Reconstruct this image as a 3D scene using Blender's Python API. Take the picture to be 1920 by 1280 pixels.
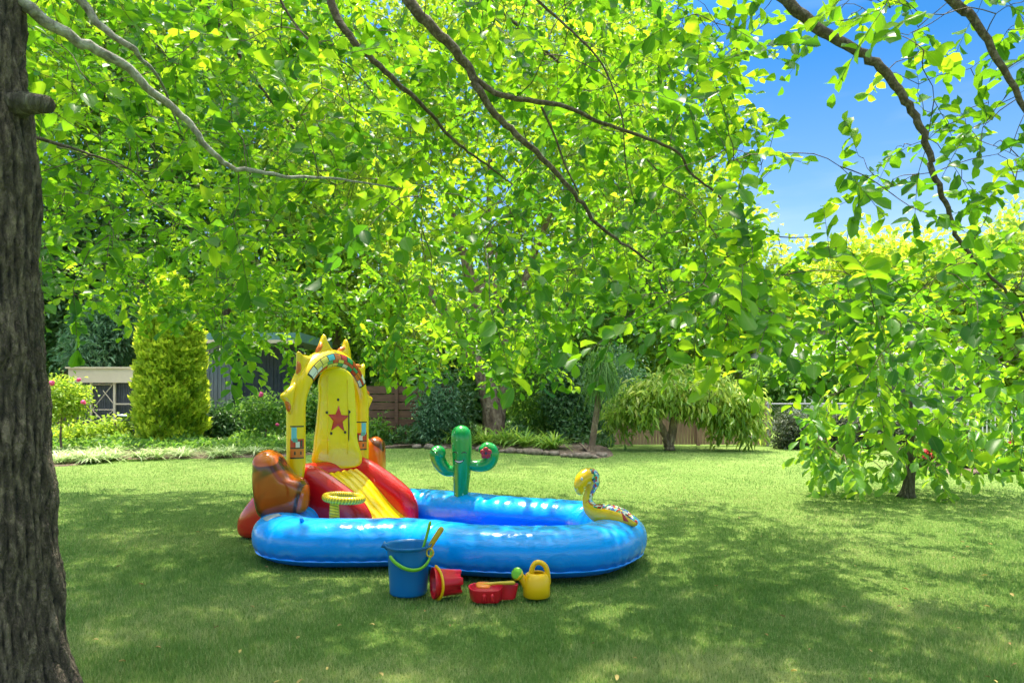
import bpy, math, random
import numpy as np
from mathutils import Vector
random.seed(7)
rng = np.random.default_rng(11)
S = bpy.context.scene
for o in list(bpy.data.objects):
    bpy.data.objects.remove(o)

# ------------------------------------------------------------------ camera, light, exposure
F = 1280.0; HY = 740.0; CH = 1.3            # focal length in photo pixels, horizon row, eye height
cam_d = bpy.data.cameras.new("camera"); cam = bpy.data.objects.new("camera", cam_d)
S.collection.objects.link(cam); S.camera = cam
cam.location = (0, 0, CH); cam.rotation_euler = (math.radians(90), 0, 0)
cam_d.lens = 24; cam_d.sensor_width = 36; cam_d.shift_y = (HY - 640) / 1920
cam_d.clip_start = 0.05; cam_d.clip_end = 2000
cam_d.dof.use_dof = True; cam_d.dof.focus_distance = 6.0; cam_d.dof.aperture_fstop = 4.0
SUN_EL = 71.0; SUN_AZ = -14.0               # azimuth from +Y towards +X
W = bpy.data.worlds.new("World"); S.world = W; W.use_nodes = True
nt = W.node_tree; nt.nodes.clear()
sky = nt.nodes.new("ShaderNodeTexSky"); sky.sky_type = 'NISHITA'; sky.sun_disc = False
sky.sun_elevation = math.radians(SUN_EL); sky.sun_rotation = math.radians(SUN_AZ)
sky.air_density = 1.0; sky.dust_density = 0.4; sky.ozone_density = 2.5
bg = nt.nodes.new("ShaderNodeBackground"); bg.inputs[1].default_value = 0.15
wo = nt.nodes.new("ShaderNodeOutputWorld")
# thin wisps of cloud mixed into the sky by view direction
tc = nt.nodes.new("ShaderNodeTexCoord"); mp = nt.nodes.new("ShaderNodeMapping")
mp.inputs['Scale'].default_value = (1.2, 1.2, 6.0)
ns = nt.nodes.new("ShaderNodeTexNoise"); ns.inputs['Scale'].default_value = 2.2; ns.inputs['Detail'].default_value = 6
rp = nt.nodes.new("ShaderNodeValToRGB"); rp.color_ramp.elements[0].position = .50; rp.color_ramp.elements[1].position = .85
rp.color_ramp.elements[1].color = (.16, .16, .16, 1)
mx = nt.nodes.new("ShaderNodeMix"); mx.data_type = 'RGBA'
L = nt.links.new
L(tc.outputs['Generated'], mp.inputs[0]); L(mp.outputs[0], ns.inputs['Vector']); L(ns.outputs[0], rp.inputs[0])
zc = nt.nodes.new("ShaderNodeSeparateXYZ"); L(tc.outputs['Generated'], zc.inputs[0])          # white veil added overhead, unseen, to brighten the shade below
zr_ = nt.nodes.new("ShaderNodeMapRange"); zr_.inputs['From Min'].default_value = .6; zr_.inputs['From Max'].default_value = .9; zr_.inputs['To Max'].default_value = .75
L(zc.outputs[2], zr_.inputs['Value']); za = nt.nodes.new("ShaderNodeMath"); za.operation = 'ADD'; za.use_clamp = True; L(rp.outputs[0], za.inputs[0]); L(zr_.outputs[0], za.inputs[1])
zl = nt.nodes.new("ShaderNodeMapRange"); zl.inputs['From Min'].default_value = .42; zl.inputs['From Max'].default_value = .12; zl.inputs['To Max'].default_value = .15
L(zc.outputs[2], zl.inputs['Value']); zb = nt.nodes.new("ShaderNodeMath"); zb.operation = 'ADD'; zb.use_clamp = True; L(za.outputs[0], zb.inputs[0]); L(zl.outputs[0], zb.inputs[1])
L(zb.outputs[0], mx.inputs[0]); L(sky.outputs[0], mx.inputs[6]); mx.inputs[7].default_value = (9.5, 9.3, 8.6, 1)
hs_ = nt.nodes.new("ShaderNodeHueSaturation"); hs_.inputs['Saturation'].default_value = 1.42
sz_ = nt.nodes.new("ShaderNodeSeparateXYZ"); L(tc.outputs['Generated'], sz_.inputs[0])
mr_ = nt.nodes.new("ShaderNodeMapRange"); mr_.inputs['From Min'].default_value = .45; mr_.inputs['From Max'].default_value = .85
mr_.inputs['To Min'].default_value = .30; mr_.inputs['To Max'].default_value = 1.1; L(sz_.outputs[2], mr_.inputs['Value']); L(mr_.outputs[0], hs_.inputs['Value'])
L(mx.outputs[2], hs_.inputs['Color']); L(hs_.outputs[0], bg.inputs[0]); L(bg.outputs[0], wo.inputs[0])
sd = bpy.data.lights.new("sun", 'SUN'); sun = bpy.data.objects.new("sun", sd); S.collection.objects.link(sun)
sd.energy = 2.5; sd.angle = math.radians(.9); sd.color = (1, .91, .76)
el, az = math.radians(SUN_EL), math.radians(SUN_AZ)
sv = Vector((math.sin(az) * math.cos(el), math.cos(az) * math.cos(el), math.sin(el)))
sun.rotation_euler = (-sv).to_track_quat('-Z', 'Y').to_euler(); sun.location = (0, 0, 30)
S.view_settings.view_transform = 'Standard'; S.view_settings.look = 'None'
S.view_settings.exposure = 2.12; S.view_settings.gamma = 1
S.render.engine = 'CYCLES'
S.cycles.max_bounces = 8; S.cycles.transparent_max_bounces = 8; S.cycles.diffuse_bounces = 4
S.cycles.sample_clamp_indirect = 6

# ------------------------------------------------------------------ helpers
def P(px, py, D):                           # point seen at photo pixel (px, py) at depth D
    return np.array([(px - 960) / F * D, D, CH - (py - HY) / F * D])
def G(px, py, z=0.0):
    D = (CH - z) * F / (py - HY); return P(px, py, D)
def N(v):
    v = np.asarray(v, float); return v / (np.linalg.norm(v, axis=-1, keepdims=True) + 1e-9)

class MB:
    def __init__(s): s.v = []; s.f = []; s.m = []; s.t = []; s.n = 0
    def add(s, V, Fc, mi=0, T=None):
        V = np.asarray(V, float).reshape(-1, 3)
        s.v.append(V); s.t.append(np.zeros((len(V), 3)) if T is None else np.asarray(T, float).reshape(-1, 3))
        for f in Fc: s.f.append([i + s.n for i in f]); s.m.append(mi)
        s.n += len(V)
    def grid(s, V, closeu=False, closev=False, mi=0, T=None):
        a, b = V.shape[:2]; fs = []
        for i in range(a if closeu else a - 1):
            for j in range(b if closev else b - 1):
                i2 = (i + 1) % a; j2 = (j + 1) % b
                fs.append((i * b + j, i * b + j2, i2 * b + j2, i2 * b + j))
        s.add(V.reshape(-1, 3), fs, mi, T)
    def tube(s, pts, rad, n=10, caps='round', mi=0, sx=1.0, ref=None):
        pts = np.asarray(pts, float); k = len(pts)
        rad = np.full(k, rad, float) if np.isscalar(rad) else np.asarray(rad, float)
        tg = np.zeros_like(pts); tg[1:-1] = pts[2:] - pts[:-2]; tg[0] = pts[1] - pts[0]; tg[-1] = pts[-1] - pts[-2]
        tg = N(tg)
        if caps == 'round':
            def cap(p, t, r, sgn):
                o = []; 
                for a in (80, 55, 30): o.append((p + sgn * t * r * math.sin(math.radians(a)), r * math.cos(math.radians(a))))
                return o
            A = cap(pts[0], tg[0], rad[0], -1); B = cap(pts[-1], tg[-1], rad[-1], 1)[::-1]
            pts = np.array([a[0] for a in A] + list(pts) + [b[0] for b in B])
            rad = np.array([a[1] for a in A] + list(rad) + [b[1] for b in B])
            tg = np.vstack([[tg[0]] * 3, tg, [tg[-1]] * 3]); k = len(pts)
        up = np.array(ref if ref is not None else ((0, 0, 1) if abs(tg[0][2]) < .9 else (0, 1, 0)), float)
        a = N(np.cross(up, tg[0])); rings = []; T = []
        ln = np.concatenate([[0], np.cumsum(np.linalg.norm(np.diff(pts, axis=0), axis=1))])
        for i in range(k):
            a = N(a - tg[i] * np.dot(a, tg[i])); b = np.cross(tg[i], a)
            th = np.linspace(0, 2 * np.pi, n, endpoint=False)
            rings.append(pts[i] + rad[i] * (np.outer(np.cos(th) * sx, a) + np.outer(np.sin(th), b)))
            T.append(np.stack([np.full(n, ln[i]), th / (2 * np.pi), np.full(n, rad[i])], 1))
        s.grid(np.array(rings), closev=True, mi=mi, T=np.array(T))
        base = s.n - k * n
        s.f.append([base + j for j in range(n)][::-1]); s.m.append(mi)
        s.f.append([base + (k - 1) * n + j for j in range(n)]); s.m.append(mi)
    def lathe(s, prof, n=32, c=(0, 0, 0), mi=0, R=None):
        th = np.linspace(0, 2 * np.pi, n, endpoint=False)
        V = np.array([[(r * math.cos(t), r * math.sin(t), z) for t in th] for r, z in prof])
        if R is not None: V = V @ np.asarray(R).T
        T = np.array([[(z, t / 6.283, r) for t in th] for r, z in prof])
        s.grid(V + np.asarray(c), closev=True, mi=mi, T=T)
    def ell(s, c, r, n=14, mi=0, R=None):
        ph = np.linspace(.02, math.pi - .02, n)
        th = np.linspace(0, 2 * np.pi, n * 2, endpoint=False)
        V = np.array([[(r[0] * math.sin(p) * math.cos(t), r[1] * math.sin(p) * math.sin(t), r[2] * math.cos(p)) for t in th] for p in ph])
        if R is not None: V = V @ np.asarray(R).T
        s.grid(V + np.asarray(c), closev=True, mi=mi)
    def box(s, lo, hi, mi=0, b=0.0):
        x0, y0, z0 = lo; x1, y1, z1 = hi
        V = [(x0, y0, z0), (x1, y0, z0), (x1, y1, z0), (x0, y1, z0), (x0, y0, z1), (x1, y0, z1), (x1, y1, z1), (x0, y1, z1)]
        s.add(V, [(0, 3, 2, 1), (4, 5, 6, 7), (0, 1, 5, 4), (1, 2, 6, 5), (2, 3, 7, 6), (3, 0, 4, 7)], mi)
    def bar(s, p, q, w, h=None, mi=0):
        s.tube([p, q], w / 2, n=4, caps='flat', mi=mi)
    def pillow(s, outline, thick, p=3.5, mi=0, sub=6):
        """closed planar outline (k,3), inflated on both sides"""
        O = smooth_closed(np.asarray(outline, float), sub); c = O.mean(0)
        n = np.zeros(3)
        for i in range(len(O)): n += np.cross(O[i] - c, O[(i + 1) % len(O)] - c)
        n = N(n); rs = [1, .985, .95, .88, .78, .64, .48, .3, .12]
        for sg in (1, -1):
            R = np.array([c + (O - c) * r + sg * n * thick * max(0, 1 - r ** p) ** .5 for r in rs])
            if sg < 0: R = R[:, ::-1]
            s.grid(R, closev=True, mi=mi)
            b = s.n - len(O); s.f.append([b + j for j in range(len(O))]); s.m.append(mi)
    def mesh(s, name, smooth=True):
        me = bpy.data.meshes.new(name)
        V = np.vstack(s.v); me.from_pydata(V.tolist(), [], s.f)
        at = me.attributes.new('uvw', 'FLOAT_VECTOR', 'POINT'); at.data.foreach_set('vector', np.vstack(s.t).ravel())
        me.polygons.foreach_set('material_index', s.m)
        me.polygons.foreach_set('use_smooth', [smooth] * len(s.f)); me.update()
        return me

def smooth_closed(Pt, sub=6):
    k = len(Pt); out = []
    for i in range(k):
        p0, p1, p2, p3 = Pt[(i - 1) % k], Pt[i], Pt[(i + 1) % k], Pt[(i + 2) % k]
        for j in range(sub):
            t = j / sub
            out.append(.5 * ((2 * p1) + (-p0 + p2) * t + (2 * p0 - 5 * p1 + 4 * p2 - p3) * t * t + (-p0 + 3 * p1 - 3 * p2 + p3) * t ** 3))
    return np.array(out)
def spline(Pt, sub=6):
    Pt = np.asarray(Pt, float); Q = np.vstack([2 * Pt[0] - Pt[1], Pt, 2 * Pt[-1] - Pt[-2]]); out = []
    for i in range(1, len(Q) - 2):
        p0, p1, p2, p3 = Q[i - 1:i + 3]
        for j in range(sub):
            t = j / sub
            out.append(.5 * ((2 * p1) + (-p0 + p2) * t + (2 * p0 - 5 * p1 + 4 * p2 - p3) * t * t + (-p0 + 3 * p1 - 3 * p2 + p3) * t ** 3))
    out.append(Pt[-1]); return np.array(out)

def link(name, me, mats, parent=None, **kw):
    o = bpy.data.objects.new(name, me); S.collection.objects.link(o)
    for m in (mats if isinstance(mats, (list, tuple)) else [mats]): me.materials.append(m)
    if parent: o.parent = parent
    for k, v in kw.items(): o[k] = v
    return o
def part(name, mb, mats, parent, smooth=True, **kw):
    """mesh built in world coordinates, parented under a thing"""
    me = mb.mesh(name, smooth) if isinstance(mb, MB) else mb
    o = link(name, me, mats, None, **kw); o.parent = parent
    root = parent
    off = np.array(root.matrix_basis.translation if not root.parent else root.parent.matrix_basis.translation)
    if not root.parent: shift(me, off)
    else: shift(me, off)
    return o
def shift(me, off):
    n = len(me.vertices); a = np.empty(n * 3); me.vertices.foreach_get('co', a)
    a = a.reshape(-1, 3) - off; me.vertices.foreach_set('co', a.ravel()); me.update()
def thing(name, loc, label, cat, group=None):
    o = bpy.data.objects.new(name, None); S.collection.objects.link(o); o.location = tuple(float(x) for x in loc)
    o.empty_display_size = .1; o['label'] = label; o['category'] = cat
    if group: o['group'] = group
    return o
def single(name, mb, mats, loc, label, cat, group=None, smooth=True):
    me = mb.mesh(name, smooth) if isinstance(mb, MB) else mb
    shift(me, np.asarray(loc, float)); o = link(name, me, mats); o.location = tuple(float(x) for x in loc)
    o['label'] = label; o['category'] = cat
    if group: o['group'] = group
    return o
def dup(root, loc, rz=0, sc=1, label=None):
    r = root.copy(); S.collection.objects.link(r); r.location = loc; r.rotation_euler = (0, 0, rz); r.scale = (sc,) * 3
    if label: r['label'] = label
    for ch in list(root.children):
        c = ch.copy(); S.collection.objects.link(c); c.parent = r
        for g in list(ch.children):
            d = g.copy(); S.collection.objects.link(d); d.parent = c
    return r

# ------------------------------------------------------------------ materials
def mat(name): 
    m = bpy.data.materials.new(name); m.use_nodes = True; n = m.node_tree
    return m, n, n.nodes['Principled BSDF'], n.nodes['Material Output']
def ramp(n, stops, interp='LINEAR'):
    r = n.nodes.new('ShaderNodeValToRGB'); e = r.color_ramp.elements; r.color_ramp.interpolation = interp
    e[0].position, e[0].color = stops[0][0], (*stops[0][1], 1); e[1].position, e[1].color = stops[-1][0], (*stops[-1][1], 1)
    for p, c in stops[1:-1]:
        x = e.new(p); x.color = (*c, 1)
    return r
def noise(n, scale, detail=4, rough=.5, vec=None, dist=0):
    t = n.nodes.new('ShaderNodeTexNoise'); t.inputs['Scale'].default_value = scale; t.inputs['Detail'].default_value = detail
    t.inputs['Roughness'].default_value = rough; t.inputs['Distortion'].default_value = dist
    if vec: n.links.new(vec, t.inputs['Vector'])
    return t
def geo(n): return n.nodes.new('ShaderNodeNewGeometry').outputs['Position']
def oco(n): return n.nodes.new('ShaderNodeTexCoord').outputs['Object']
def bump(n, h, bs, strength=.3, dist=.01):
    b = n.nodes.new('ShaderNodeBump'); b.inputs['Strength'].default_value = strength; b.inputs['Distance'].default_value = dist
    n.links.new(h, b.inputs['Height']); n.links.new(b.outputs[0], bs.inputs['Normal']); return b
def rough_mat(name, c1, c2, scale=8, rough=.85, bs=.4, bd=.01, stretch=None, bscale=None):
    m, n, b, o = mat(name); v = oco(n)
    if stretch:
        mp = n.nodes.new('ShaderNodeMapping'); mp.inputs['Scale'].default_value = stretch; n.links.new(v, mp.inputs[0]); v = mp.outputs[0]
    t = noise(n, scale, 6, .6, v); r = ramp(n, [(.3, c1), (.7, c2)]); n.links.new(t.outputs[0], r.inputs[0])
    n.links.new(r.outputs[0], b.inputs['Base Color']); b.inputs['Roughness'].default_value = rough
    t2 = noise(n, bscale or scale * 3, 5, .6, v); bump(n, t2.outputs[0], b, bs, bd); return m
def vinyl(name, col, rough=.2, wr=.25, sss=.0, col2=None, scale=3.0):
    m, n, b, o = mat(name)
    b.inputs['Roughness'].default_value = rough; b.inputs['Coat Weight'].default_value = .35; b.inputs['Coat Roughness'].default_value = .08
    b.inputs['Subsurface Weight'].default_value = sss; b.inputs['Subsurface Radius'].default_value = (.05, .03, .02)
    v = oco(n)
    if col2:
        t = noise(n, scale, 3, .5, v); r = ramp(n, [(.35, col), (.65, col2)]); n.links.new(t.outputs[0], r.inputs[0])
        n.links.new(r.outputs[0], b.inputs['Base Color'])
    else: b.inputs['Base Color'].default_value = (*col, 1)
    t = noise(n, 7, 4, .55, v, .4); bump(n, t.outputs[0], b, wr, .012); return m
def leafmat(name, stops, trans, tf=.5, rough=.4, spec=.4):
    m, n, b, o = mat(name)
    at = n.nodes.new('ShaderNodeAttribute'); at.attribute_name = 'uvw'
    sp = n.nodes.new('ShaderNodeSeparateXYZ'); n.links.new(at.outputs['Vector'], sp.inputs[0])
    r = ramp(n, stops); n.links.new(sp.outputs[0], r.inputs[0])
    r2 = ramp(n, [(p, c) for p, c in trans]); n.links.new(sp.outputs[0], r2.inputs[0])
    # paler midrib: y of uvw runs across the leaf
    ml = n.nodes.new('ShaderNodeMath'); ml.operation = 'LESS_THAN'; ml.inputs[1].default_value = .07
    ab = n.nodes.new('ShaderNodeMath'); ab.operation = 'ABSOLUTE'; n.links.new(sp.outputs[1], ab.inputs[0]); n.links.new(ab.outputs[0], ml.inputs[0])
    mc = n.nodes.new('ShaderNodeMix'); mc.data_type = 'RGBA'; mc.blend_type = 'MIX'
    mm = n.nodes.new('ShaderNodeMath'); mm.operation = 'MULTIPLY'; mm.inputs[1].default_value = .35; n.links.new(ml.outputs[0], mm.inputs[0])
    n.links.new(mm.outputs[0], mc.inputs[0]); n.links.new(r.outputs[0], mc.inputs[6]); mc.inputs[7].default_value = (.3, .42, .12, 1)
    n.links.new(mc.outputs[2], b.inputs['Base Color']); b.inputs['Roughness'].default_value = rough
    b.inputs['Specular IOR Level'].default_value = spec
    tr = n.nodes.new('ShaderNodeBsdfTranslucent'); n.links.new(r2.outputs[0], tr.inputs[0])
    mx = n.nodes.new('ShaderNodeMixShader'); mx.inputs[0].default_value = tf
    n.links.new(b.outputs[0], mx.inputs[1]); n.links.new(tr.outputs[0], mx.inputs[2]); n.links.new(mx.outputs[0], o.inputs[0])
    return m

M = {}
M['leaf'] = leafmat('canopy_leaf', [(0, (.03, .11, .012)), (.6, (.07, .22, .012)), (1, (.20, .38, .015))],
                    [(0, (.10, .30, .012)), (.5, (.26, .54, .012)), (1, (.62, .84, .03))], .55, .38, .4)
M['leaf_small'] = leafmat('young_tree_leaf', [(0, (.05, .15, .03)), (.7, (.10, .26, .03)), (1, (.24, .36, .04))],
                    [(0, (.2, .5, .03)), (1, (.6, .85, .05))], .5, .35, .5)
M['lf_bright'] = leafmat('bright_foliage', [(0, (.12, .22, .02)), (.6, (.26, .40, .03)), (1, (.46, .55, .07))],
                    [(0, (.3, .55, .03)), (1, (.75, .85, .08))], .5, .5)
M['lf_mid'] = leafmat('mid_foliage', [(0, (.04, .11, .02)), (.6, (.08, .2, .03)), (1, (.18, .32, .06))],
                    [(0, (.12, .35, .03)), (1, (.45, .7, .08))], .45, .5)
M['lf_dark'] = leafmat('dark_foliage', [(0, (.03, .085, .025)), (.6, (.06, .15, .045)), (1, (.13, .25, .09))],
                    [(0, (.08, .24, .04)), (1, (.25, .45, .08))], .3, .45)
M['lf_blue'] = leafmat('bluish_foliage', [(0, (.05, .13, .055)), (.6, (.11, .24, .12)), (1, (.22, .36, .2))],
                    [(0, (.06, .2, .06)), (1, (.2, .4, .15))], .3, .45)
M['lf_gold'] = leafmat('golden_conifer', [(0, (.10, .21, .02)), (.6, (.30, .45, .035)), (1, (.60, .70, .08))],
                    [(0, (.35, .55, .02)), (1, (.8, .9, .06))], .55, .5)
M['lf_mango'] = leafmat('drooping_leaf', [(0, (.07, .17, .02)), (.45, (.22, .40, .04)), (.8, (.55, .66, .13)), (1, (.68, .58, .2))],
                    [(0, (.35, .6, .05)), (1, (.85, .9, .2))], .5, .35, .6)
M['lf_hedge'] = leafmat('dull_hedge', [(0, (.03, .05, .025)), (.7, (.07, .09, .05)), (1, (.15, .16, .08))],
                    [(0, (.05, .1, .03)), (1, (.2, .25, .1))], .25, .6)
M['lf_strap'] = leafmat('strap_leaf', [(0, (.08, .2, .03)), (.6, (.2, .38, .05)), (1, (.45, .55, .12))],
                    [(0, (.2, .45, .03)), (1, (.6, .75, .1))], .4, .4)
M['lf_pale'] = leafmat('variegated_leaf', [(0, (.10, .22, .05)), (.5, (.32, .45, .14)), (1, (.65, .70, .42))],
                    [(0, (.2, .4, .06)), (1, (.6, .7, .3))], .35, .5)
M['grass'] = leafmat('grass_blade', [(0, (.10, .225, .04)), (.6, (.19, .335, .065)), (1, (.44, .46, .18))],
                    [(0, (.20, .34, .07)), (1, (.45, .52, .18))], .35, .6, .25)
def bark(name, c1, c2, c3, sc=(9, 9, 1.6), bd=.05, s=3.0):
    m, n, b, o = mat(name); v = oco(n); mp = n.nodes.new('ShaderNodeMapping'); mp.inputs['Scale'].default_value = sc
    n.links.new(v, mp.inputs[0]); t = noise(n, s, 8, .65, mp.outputs[0], .6)
    vo = n.nodes.new('ShaderNodeTexVoronoi'); vo.feature = 'DISTANCE_TO_EDGE'; vo.inputs['Scale'].default_value = s * 1.2
    t0 = noise(n, 3, 4, .6, mp.outputs[0]); ad = n.nodes.new('ShaderNodeVectorMath'); ad.operation = 'ADD'
    n.links.new(mp.outputs[0], ad.inputs[0]); n.links.new(t0.outputs[1], ad.inputs[1]); n.links.new(ad.outputs[0], vo.inputs['Vector'])
    r = ramp(n, [(.3, c1), (.48, c2), (.66, c3)]); n.links.new(t.outputs[0], r.inputs[0]); n.links.new(r.outputs[0], b.inputs['Base Color'])
    mu = n.nodes.new('ShaderNodeMath'); mu.operation = 'MULTIPLY_ADD'; mu.inputs[1].default_value = 1.6
    n.links.new(vo.outputs['Distance'], mu.inputs[0]); n.links.new(t.outputs[0], mu.inputs[2])
    b.inputs['Roughness'].default_value = .9; bump(n, mu.outputs[0], b, .9, bd); return m
M['bark'] = bark('fissured_bark', (.035, .028, .022), (.12, .10, .075), (.26, .235, .18), (9, 9, 1.3), .04)
M['trunkbark'] = bark('ridged_trunk_bark', (.018, .013, .010), (.080, .062, .048), (.25, .205, .16), (12, 12, 4), .03)
n = M['trunkbark'].node_tree; b = n.nodes['Principled BSDF']; src = b.inputs['Base Color'].links[0].from_socket
at = n.nodes.new('ShaderNodeAttribute'); at.attribute_name = 'uvw'; sp = n.nodes.new('ShaderNodeSeparateXYZ'); n.links.new(at.outputs['Vector'], sp.inputs[0])
r = ramp(n, [(.2, (.10, .08, .07)), (.7, (1.15, 1.1, 1.0))]); n.links.new(sp.outputs[0], r.inputs[0]); mx_ = n.nodes.new('ShaderNodeMix'); mx_.data_type = 'RGBA'; mx_.blend_type = 'MULTIPLY'; mx_.inputs[0].default_value = 1
n.links.new(src, mx_.inputs[6]); n.links.new(r.outputs[0], mx_.inputs[7]); n.links.new(mx_.outputs[2], b.inputs['Base Color'])
M['limb'] = bark('pale_limb_bark', (.10, .085, .07), (.26, .24, .21), (.48, .46, .43), (14, 14, 14), .006, 2)
M['twig'] = bark('dark_twig_bark', (.035, .025, .018), (.09, .065, .045), (.2, .16, .13), (20, 20, 20), .004, 2)
M['greybark'] = bark('grey_brown_bark', (.08, .05, .03), (.20, .135, .085), (.38, .29, .19), (3, 3, 1.2), .04)
M['lawn'] = None
m, n, b, o = mat('lawn_turf'); v = geo(n)
t1 = noise(n, .55, 5, .6, v); t2 = noise(n, 60, 6, .7, v); t3 = noise(n, 4, 5, .65, v)
r1 = ramp(n, [(.30, (.125, .235, .045)), (.55, (.195, .31, .07)), (.72, (.37, .40, .15))]); n.links.new(t3.outputs[0], r1.inputs[0])
r0 = ramp(n, [(.35, (.15, .255, .045)), (.7, (.28, .37, .10))]); n.links.new(t1.outputs[0], r0.inputs[0])
mx1 = n.nodes.new('ShaderNodeMix'); mx1.data_type = 'RGBA'; mx1.inputs[0].default_value = .5
n.links.new(r1.outputs[0], mx1.inputs[6]); n.links.new(r0.outputs[0], mx1.inputs[7])
r2 = ramp(n, [(.3, (.45, .45, .45)), (.7, (1.3, 1.3, 1.3))]); n.links.new(t2.outputs[0], r2.inputs[0])
mx2 = n.nodes.new('ShaderNodeMix'); mx2.data_type = 'RGBA'; mx2.blend_type = 'MULTIPLY'; mx2.inputs[0].default_value = 1
n.links.new(mx1.outputs[2], mx2.inputs[6]); n.links.new(r2.outputs[0], mx2.inputs[7]); n.links.new(mx2.outputs[2], b.inputs['Base Color'])
b.inputs['Roughness'].default_value = .95; b.inputs['Specular IOR Level'].default_value = .1
bump(n, t2.outputs[0], b, 1.0, .03); M['lawn'] = m
M['mulch'] = rough_mat('mulch', (.09, .055, .035), (.22, .16, .11), 14, .95, .8, .04)
M['rock'] = rough_mat('rock', (.10, .075, .055), (.30, .24, .18), 9, .9, .7, .03)
M['cream'] = rough_mat('cream_paint', (.62, .50, .36), (.70, .57, .42), 3, .7, .1)
M['white'] = rough_mat('white_paint', (.62, .62, .60), (.74, .73, .70), 4, .5, .1)
M['darkpanel'] = rough_mat('dark_grey_panel', (.05, .052, .058), (.09, .09, .10), 5, .6, .1)
M['slate'] = rough_mat('dark_slate_wall', (.035, .04, .055), (.06, .065, .08), 4, .6, .1)
M['greymetal'] = rough_mat('weathered_grey_sheet', (.20, .21, .22), (.32, .33, .34), 4, .5, .1, stretch=(1, 1, .2))
M['teal'] = rough_mat('teal_roof_sheet', (.10, .22, .22), (.16, .30, .29), 4, .5, .1)
M['brownwood'] = rough_mat('dark_brown_timber', (.075, .035, .022), (.19, .095, .055), 3, .8, .4, stretch=(1, 1, 9))
M['fencewood'] = rough_mat('weathered_timber_paling', (.26, .15, .095), (.48, .31, .21), 3, .85, .4, stretch=(9, 9, 1))
M['render'] = rough_mat('pale_wall_render', (.62, .58, .52), (.72, .68, .62), 3, .8, .1)
M['roof'] = rough_mat('terracotta_roof', (.30, .12, .07), (.42, .2, .12), 5, .8, .4)
M['tabletop'] = rough_mat('pale_blue_tabletop', (.55, .62, .70), (.66, .73, .8), 4, .4, .05)
M['pinkrose'] = vinyl('pink_petals', (.75, .06, .22), .6, .1)
M['redflower'] = vinyl('red_petals', (.70, .04, .05), .6, .1)
M['wire'] = rough_mat('galvanised_wire', (.3, .3, .3), (.4, .4, .4), 8, .4, .05)
M['pool'] = None

# ------------------------------------------------------------------ foliage generators (vectorised)
def leaf_template(fold=.18, droop=.18):
    ts = [0, .22, .5, .8, 1]; ws = [0, .27, .48, .46, 0]
    V = []; uv = []
    for t in ts: V.append((t, 0, -droop * t * t)); uv.append(0)
    for t, w in list(zip(ts, ws))[1:4]: V.append((t, w, fold * w * 2 - droop * t * t)); uv.append(1)
    for t, w in list(zip(ts, ws))[1:4]: V.append((t, -w, fold * w * 2 - droop * t * t)); uv.append(-1)
    Fc = [(0, 1, 5), (1, 2, 6, 5), (2, 3, 7, 6), (3, 4, 7), (0, 8, 1), (1, 8, 9, 2), (2, 9, 10, 3), (3, 10, 4)]
    return np.array(V), uv, Fc
def leaf_simple(fold=.15, droop=.15):
    V = [(0, 0, 0), (.5, 0, -.25 * droop), (1, 0, -droop), (.45, .5, fold), (.45, -.5, fold)]
    return np.array(V), [0, 0, 0, 1, -1], [(0, 1, 3), (1, 2, 3), (0, 4, 1), (1, 4, 2)]
TL = leaf_template(); TS = leaf_simple()
def leaves(name, pos, axis, nrm, ln, wd, tint, tmpl=TL):
    V0, uv, Fc = tmpl; k = len(V0); n = len(pos)
    a = N(axis); c = N(np.cross(nrm, a)); u = np.cross(a, c)
    ln = np.broadcast_to(ln, n); wd = np.broadcast_to(wd, n)
    V = (pos[:, None, :] + a[:, None, :] * (V0[None, :, 0:1] * ln[:, None, None]) + c[:, None, :] * (V0[None, :, 1:2] * wd[:, None, None])
         + u[:, None, :] * (V0[None, :, 2:3] * ln[:, None, None]))
    T = np.zeros((n, k, 3)); T[:, :, 0] = np.clip(tint, 0, 1)[:, None]; T[:, :, 1] = np.array(uv)[None]
    return fastmesh(name, V.reshape(-1, 3), T.reshape(-1, 3), Fc, k, n)
def fastmesh(name, V, T, Fc, k, n, smooth=True):
    lens = np.array([len(f) for f in Fc]); flat = np.array([i for f in Fc for i in f])
    loops = (flat[None, :] + (np.arange(n) * k)[:, None]).ravel()
    tot = np.tile(lens, n); start = np.concatenate([[0], np.cumsum(tot)[:-1]])
    me = bpy.data.meshes.new(name); me.vertices.add(len(V)); me.loops.add(len(loops)); me.polygons.add(len(tot))
    me.vertices.foreach_set('co', V.astype(np.float32).ravel()); me.loops.foreach_set('vertex_index', loops.astype(np.int32))
    me.polygons.foreach_set('loop_start', start.astype(np.int32)); me.polygons.foreach_set('loop_total', tot.astype(np.int32))
    me.polygons.foreach_set('use_smooth', np.full(len(tot), smooth))
    me.update(calc_edges=True)
    at = me.attributes.new('uvw', 'FLOAT_VECTOR', 'POINT'); at.data.foreach_set('vector', T.astype(np.float32).ravel())
    me.validate(); return me
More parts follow.
